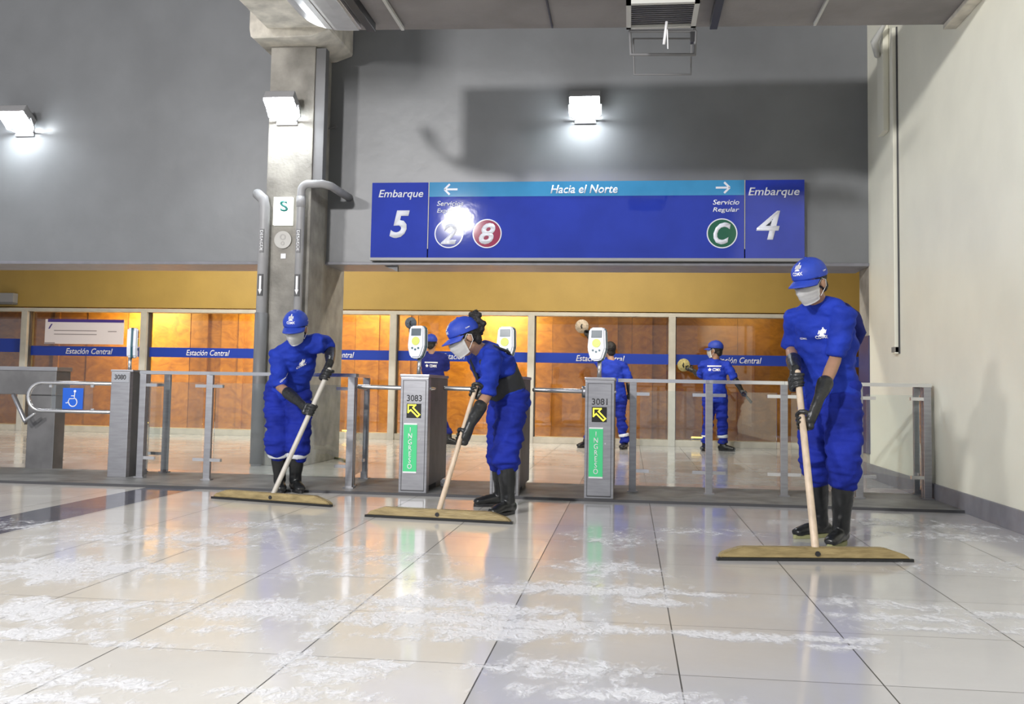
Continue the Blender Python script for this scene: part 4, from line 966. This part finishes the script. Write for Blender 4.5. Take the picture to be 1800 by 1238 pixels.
def squeegee(label, endL, endR, base, top, hm, r0=0.016, r1=0.016, mid=None):
    """long floor squeegee: wooden block between two floor points, rubber blade, bolt and handle"""
    endL, endR, base, top = map(V, (endL, endR, base, top)); d = (endR - endL); L_ = d.length; d.normalize(); n = V((-d.y, d.x, 0))
    if n.y > 0: n = -n                                    # towards the viewer
    t = thing('floor_squeegee', label, 'squeegee', (base.x, base.y, 0), 'long wooden floor squeegees')
    bm = bmesh.new(); hh = 0.058
    prof = [(0.0, 0.014), (L_, 0.014), (L_ - 0.03, 0.038), (L_ - 0.14, 0.014 + hh), (0.12, 0.014 + hh), (0.02, 0.040)]
    for y in (-0.028, 0.028):
        pass
    a = [bm.verts.new(endL + d*x + n*(-0.03) + V((0, 0, z))) for x, z in prof]; b = [bm.verts.new(endL + d*x + n*0.03 + V((0, 0, z))) for x, z in prof]; k = len(prof)
    bm.faces.new(a[::-1]); bm.faces.new(b)
    for i in range(k): bm.faces.new((a[i], a[(i+1) % k], b[(i+1) % k], b[i]))
    bmesh.ops.bevel(bm, geom=list(bm.edges), offset=0.006, segments=2, affect='EDGES')
    blk = obj('wooden_block', bm, M['woodb'], t)
    rb = bmesh.new(); vs = []
    for x in (-0.012, L_ + 0.012):
        for y in (0.004, 0.034):
            for z in (0.0, 0.016): vs.append(rb.verts.new(endL + d*x + n*y + V((0, 0, z))))
    for f in ((0, 1, 3, 2), (4, 6, 7, 5), (0, 4, 5, 1), (2, 3, 7, 6), (0, 2, 6, 4), (1, 5, 7, 3)): rb.faces.new([vs[i] for i in f])
    obj('rubber_blade', rb, M['rubber'], t)
    c = endL + d*((base - endL).dot(d)); c.z = 0.040
    obj('fixing_bolt', cyl(c + n*0.028, c + n*0.036, 0.014, 14), M['black'], blk)
    pts = [V((c.x, c.y, 0.055))] + ([V(mid)] if mid else []) + [top]
    obj('handle', tube(bmesh.new(), pts, [r0] + ([(r0 + r1)/2] if mid else []) + [r1], 14), hm, t, True)
    return t

# ---- worker at right, nearest
hb3 = P(1432, 966, 5.52); ht3 = P(1402, 655, 5.98)
ax3 = (ht3 - hb3).normalized()
def onh(b, t, px, py, side=0):
    """point of the handle b-t at image height py"""
    best = min(((b.lerp(t, k/200.0)) for k in range(201)), key=lambda q: abs(pix(q)[1] - py)); return best
def pix(p):
    c = RM.transposed() @ (V(p) - V((0, 0, CH))); return CPX + CF*c.x/-c.z, CPY - CF*c.y/-c.z
J = {}
J['pelvis'] = P(1457, 690, 6.28); J['neck'] = P(1441, 531, 6.14); J['head'] = P(1424, 497, 6.02)
F3 = V((-0.70, -0.71, 0)).normalized(); R3 = F3.cross(V((0, 0, 1)))
J['shR'] = J['neck'] + R3*0.165 - V((0, 0, 0.060)); J['shL'] = J['neck'] - R3*0.165 - V((0, 0, 0.050))
gR = onh(hb3, ht3, 0, 672); gL = onh(hb3, ht3, 0, 742)
J['handR'], J['handL'] = gR, gL
J['wrR'] = gR + V((-0.010, 0.055, 0.075)); J['elR'] = reach(J['shR'], 1391, 612, 0.27, 1)
J['wrL'] = P(1440, 700, 5.86); J['elL'] = reach(J['shL'], 1468, 632, 0.28, 1)
J['knR'] = P(1434, 800, 6.22); J['anR'] = P(1442, 918, 6.40); J['toeR'] = P(1402, 935, 6.30)
J['knL'] = P(1484, 800, 6.02); J['anL'] = P(1478, 938, 6.12); J['toeL'] = P(1454, 952, 5.90)
J['cuffR'] = 0.42; J['cuffL'] = 0.38
person('person', 'worker in blue uniform, cap and white mask pushing a squeegee beside the cream right wall', J, F3, (-0.66, -0.66, -0.36), grips={'R': (gR, ax3), 'L': (gL, ax3)}, sleeve=0.92, hem=0.80, seed=1, bulk=1.10, solem='sole')
bf = bmesh.new(); tube(bf, [P(1478, 545, 6.35), P(1496, 560, 6.45), P(1510, 588, 6.5), P(1505, 604, 6.48)], [0.055, 0.06, 0.045, 0.03], 14)
me = voxel(bf, 0.011, 4); folds(me, 0.008, (8, 8, 12), 3)
obj('loose_sleeve', me, M['cloth_n'], bpy.data.objects['person'], True)
squeegee('long wooden floor squeegee held by the worker nearest the right wall', FL(1262, 984), FL(1598, 987), hb3, ht3, M['woodh'], 0.021, 0.019)

# ---- worker at left
hb1 = P(481, 868, 7.23); ht1 = P(579, 650, 7.50); ax1 = (ht1 - hb1).normalized()
J = {}
J['pelvis'] = P(506, 688, 8.02); J['neck'] = P(524, 606, 7.74); J['head'] = P(520, 578, 7.60)
F1 = V((0.05, -1, 0)).normalized(); R1 = F1.cross(V((0, 0, 1)))
gL = onh(hb1, ht1, 0, 660); gR = onh(hb1, ht1, 0, 722)
J['shR'] = P(489, 620, 7.74); J['shL'] = P(560, 600, 7.74)
J['handR'], J['handL'] = gR, gL
J['elL'] = reach(J['shL'], 580, 612, 0.20, 1); J['wrL'] = P(580, 638, 7.56)
J['elR'] = reach(J['shR'], 492, 680, 0.28, -1); J['wrR'] = P(527, 708, 7.46)
J['knR'] = P(489, 772, 7.90); J['anR'] = P(492, 846, 8.0); J['toeR'] = P(497, 862, 7.7)
J['knL'] = P(523, 772, 7.92); J['anL'] = P(519, 846, 8.02); J['toeL'] = P(534, 864, 7.78)
J['cuffR'] = 0.60; J['cuffL'] = 0.85
person('person', 'worker in blue uniform and white mask bending in front of the concrete column', J, F1, (0.0, -0.90, -0.36), (0, -0.3, 1), grips={'R': (gR, ax1), 'L': (gL, ax1)}, sleeve=0.98, hem=0.84, hivis=True, seed=2)
squeegee('long wooden floor squeegee with grey handle held by the worker before the column', FL(378, 876), FL(583, 891), hb1, ht1, M['plasth'], 0.019, 0.019)

# ---- worker in the middle, bending
hb2 = P(770, 900, 6.56); ht2 = P(838, 676, 6.82); ax2 = (ht2 - hb2).normalized()
J = {}
J['pelvis'] = P(894, 702, 7.22); J['neck'] = P(846, 612, 6.98); J['head'] = P(817, 594, 6.86)
F2 = V((-0.86, -0.50, 0)).normalized(); R2 = F2.cross(V((0, 0, 1)))
axb = (J['neck'] - J['pelvis']).normalized()
J['shR'] = J['neck'] + R2*0.15 - axb*0.04; J['shL'] = J['neck'] - R2*0.15 - axb*0.06
gR = onh(hb2, ht2, 0, 688); gL = onh(hb2, ht2, 0, 770)
J['handR'], J['handL'] = gR, gL
J['elL'] = reach(J['shL'], 856, 694, 0.29, -1); J['wrL'] = P(826, 748, 6.70)
J['elR'] = reach(J['shR'], 852, 672, 0.27, 1); J['wrR'] = gR + V((0.07, 0.03, -0.02))
J['knL'] = P(889, 790, 6.98); J['anL'] = P(893, 884, 6.98); J['toeL'] = P(874, 904, 6.86)
J['knR'] = P(878, 786, 7.30); J['anR'] = P(881, 870, 7.45); J['toeR'] = P(855, 887, 7.40)
J['cuffR'] = 0.4; J['cuffL'] = 0.62
person('person', 'worker in blue uniform with black back support belt bending over a squeegee', J, F2, (-0.80, -0.36, -0.45), (-0.3, -0.1, 1), grips={'R': (gR, ax2), 'L': (gL, ax2)}, sleeve=1.0, hem=0.80, belt=True, hemdrop=-0.10, chest_text=False, hairball=True, seed=3)
squeegee('long wooden floor squeegee held by the worker with the black belt', FL(647, 908), FL(899, 921), hb2, ht2, M['woodh'], 0.019, 0.016)

# ---- far workers behind the gates
def pad(label, c, r, m, tilt=(0, 1, 0)):
    t = thing('scrubbing_pad', label, 'pad', c, 'round scrubbing pads held by far workers'); n = V(tilt).normalized()
    obj('pad_disc', tube(bmesh.new(), [c - n*0.014, c + n*0.014], [r, r], 22, cap='flat'), m, t, True)
    obj('pad_grip', tube(bmesh.new(), [c - n*0.014 + V((0, 0, -0.03)), c - n*0.05, c - n*0.014 + V((0, 0, 0.03))], 0.010, 8), M['black'], t, True); return t
J = {}; Yb = 15.1
J['pelvis'] = P(1257, 694, Yb); J['neck'] = P(1257, 633, Yb); J['head'] = P(1257, 616, Yb - 0.02)
Fb = V((0.15, 1, 0)).normalized(); Rb = Fb.cross(V((0, 0, 1)))
J['shR'] = P(1278, 640, Yb - .04); J['shL'] = P(1237, 640, Yb + .02)
J['elR'] = P(1291, 666, Yb - .12); J['wrR'] = P(1302, 684, Yb - 0.12); J['handR'] = P(1308, 693, Yb - 0.12)
J['elL'] = P(1232, 662, Yb + 0.16); J['wrL'] = P(1219, 652, Yb + 0.36); J['handL'] = P(1210, 646, Yb + 0.42)
J['knR'] = P(1269, 738, Yb - 0.02); J['anR'] = P(1271, 783, Yb); J['toeR'] = P(1286, 792, Yb - 0.1)
J['knL'] = P(1246, 738, Yb); J['anL'] = P(1240, 782, Yb + 0.02); J['toeL'] = P(1236, 792, Yb - 0.12)
J['cuffR'] = 0.9; J['cuffL'] = 0.6
person('person', 'far worker seen from behind, arms spread before the windows, white lettering on back', J, Fb, (-0.85, 0.5, 0), sleeve=1.0, boots=False, back_text=True, chest_text=False, hivis=True, detail=0.8, seed=4)
pad('round yellowish scrubbing pad held up by the worker with spread arms', P(1202, 642, Yb + 0.46), 0.100, M['pady'], (0.35, 0.9, 0.1))
q0, q1 = P(1306, 690, Yb - 0.12), P(1320, 707, Yb - 0.16)
tag(obj('hand_scraper', tube(bmesh.new(), [q0, q1], [0.014, 0.022], 10), M['black'], None, True), 'small dark hand tool held low by the worker with spread arms', 'tool')
J = {}; Yb = 15.0
J['pelvis'] = P(1080, 694, Yb); J['neck'] = P(1076, 634, Yb); J['head'] = P(1071, 615, Yb + 0.05)
J['shR'] = P(1095, 642, Yb); J['shL'] = P(1055, 640, Yb)
J['elR'] = P(1106, 668, Yb - 0.05); J['wrR'] = P(1106, 690, Yb + 0.06); J['handR'] = P(1107, 699, Yb + 0.1)
J['elL'] = P(1045, 618, Yb + 0.12); J['wrL'] = P(1036, 594, Yb + 0.25); J['handL'] = P(1032, 584, Yb + 0.30)
J['knR'] = P(1092, 738, Yb - 0.02); J['anR'] = P(1099, 780, Yb); J['toeR'] = P(1097, 789, Yb - 0.05)
J['knL'] = P(1056, 736, Yb); J['anL'] = P(1030, 775, Yb + 0.1); J['toeL'] = P(1022, 782, Yb)
J['cuffR'] = 0.7; J['cuffL'] = 0.5
person('person', 'far bareheaded worker from behind, reaching up behind turnstile 3081', J, (0, 1, 0), (-0.5, 0.85, 0.1), sleeve=1.0, boots=False, cap=False, chest_text=False, hivis=True, detail=0.8, seed=5)
pad('round pale scrubbing pad pressed on the glass above turnstile 3081', P(1023, 574, Yb + 0.42), 0.108, M['padw'], (0.2, 0.95, 0))
J = {}; Yb = 15.1
J['pelvis'] = P(763, 700, Yb); J['neck'] = P(760, 622, Yb); J['head'] = P(758, 604, Yb + 0.02)
J['shR'] = P(781, 628, Yb); J['shL'] = P(742, 627, Yb)
J['elR'] = P(785, 650, Yb + 0.10); J['wrR'] = P(781, 642, Yb + 0.32); J['handR'] = P(779, 636, Yb + 0.40)
J['elL'] = P(735, 610, Yb + 0.15); J['wrL'] = P(728, 590, Yb + 0.3); J['handL'] = P(724, 580, Yb + 0.36)
J['knR'] = P(775, 738, Yb); J['anR'] = P(789, 766, Yb); J['toeR'] = P(806, 776, Yb - 0.1)
J['knL'] = P(756, 738, Yb); J['anL'] = P(752, 766, Yb); J['toeL'] = P(748, 776, Yb - 0.1)
J['cuffR'] = 0.5; J['cuffL'] = 0.5
person('person', 'far worker in dark navy from behind, cleaning glass behind turnstile 3083', J, (0, 1, 0), (0, 1, 0), cloth='cloth_n', trouser='cloth_n', sleeve=1.0, boots=False, cap=True, mask=False, chest_text=False, back_text=True, detail=0.8, seed=6)
pad('round grey scrubbing pad pressed on the glass above turnstile 3083', P(722, 568, Yb + 0.44), 0.095, M['padg'], (0.1, 0.95, 0))

# ================================================================== SOAP FOAM ON THE FLOOR
def foam():
    blobs = [  # image px, image py, half width in metres x, y, strength
     (95,1000,.50,.35,1.0),(200,1000,.5,.22,1.0),(60,1075,.35,.22,1.0),(200,1070,.35,.12,.9),(60,1115,.3,.10,1),(30,1180,.22,.12,.9),(150,1200,.4,.07,1),(60,1230,.3,.06,1),(300,1065,.35,.09,.8),
     (490,1075,.45,.22,1.05),(620,1085,.5,.16,1.0),(780,1090,.6,.15,1.05),(930,1100,.42,.11,1.15),(860,1115,.35,.10,1.0),(540,1120,.10,.10,.8),(510,1160,.12,.12,.8),(560,1190,.14,.10,.8),(470,1220,.15,.08,.8),(400,1110,.2,.10,.7),
     (350,950,.5,.35,.75),(170,945,.5,.4,.7),(480,925,.5,.3,.6),(560,1010,.3,.2,.7),(690,985,.35,.25,.65),(790,1025,.4,.18,.75),(600,965,.4,.3,.6),(880,1035,.3,.2,.7),
     (1000,1035,.5,.16,1.0),(1100,1040,.32,.16,1.0),(1060,1000,.30,.25,.85),(1140,1060,.22,.09,1.0),(1230,1046,.22,.05,1.0),(1080,950,.35,.3,.7),(1200,935,.6,.2,.65),
     (1000,1180,.32,.12,.9),(1090,1225,.35,.08,1.0),(1150,1225,.22,.08,.9),(930,1165,.15,.10,.8),(1200,1115,.30,.06,.9),(1350,1122,.32,.06,1.0),(1450,1125,.28,.06,1.0),(1480,1140,.15,.06,.9),(1600,1090,.35,.10,.95),(1550,1065,.35,.10,.85),(1700,1110,.5,.07,.8),(1480,1060,.2,.15,.7),
     (1640,925,.9,.18,.75),(1700,945,.6,.25,.7),(1560,915,.5,.12,.7),(1720,1000,.6,.3,.55),(1330,1125,.2,.05,.9),(1780,1085,.3,.1,.8),(620,1180,.16,.12,.9),(680,1170,.10,.06,.8),(590,1225,.2,.06,.8),(250,1135,.3,.07,.8),(330,1010,.3,.15,.8),(120,1060,.5,.1,.8),(880,1075,.4,.12,.9),(740,1060,.4,.14,.9),(60,925,.6,.3,.6),(700,1120,.5,.06,.7)]
    B = [(FL(a, b), c, d, s) for a, b, c, d, s in blobs]
    x0, x1, y0, y1, st = -5.2, 2.54, 2.5, 7.9, 0.05
    nx, ny = int((x1-x0)/st), int((y1-y0)/st); bm = bmesh.new(); lay = bm.verts.layers.float.new('foam'); G = {}
    def dens(x, y):
        v = 0
        for c, a, b, s in B:
            q = ((x-c.x)/a)**2 + ((y-c.y)/b)**2
            if q < 9: v = max(v, s*math.exp(-q*0.75))
        return v
    D = [[dens(x0+i*st, y0+j*st) for j in range(ny+1)] for i in range(nx+1)]
    def vt(i, j):
        if (i, j) not in G: q = bm.verts.new((x0+i*st, y0+j*st, 0.0025)); q[lay] = D[i][j]; G[i, j] = q
        return G[i, j]
    for i in range(nx):
        for j in range(ny):
            if max(D[i][j], D[i+1][j], D[i][j+1], D[i+1][j+1]) > 0.22: bm.faces.new((vt(i, j), vt(i+1, j), vt(i+1, j+1), vt(i, j+1)))
    tag(obj('soap_foam', bm, M['foam']), 'white soapy foam patches spread over the wet tiled floor', 'foam', kind='stuff')
foam()

for o in list(bpy.data.objects):
    if '_w' in o: del o['_w']
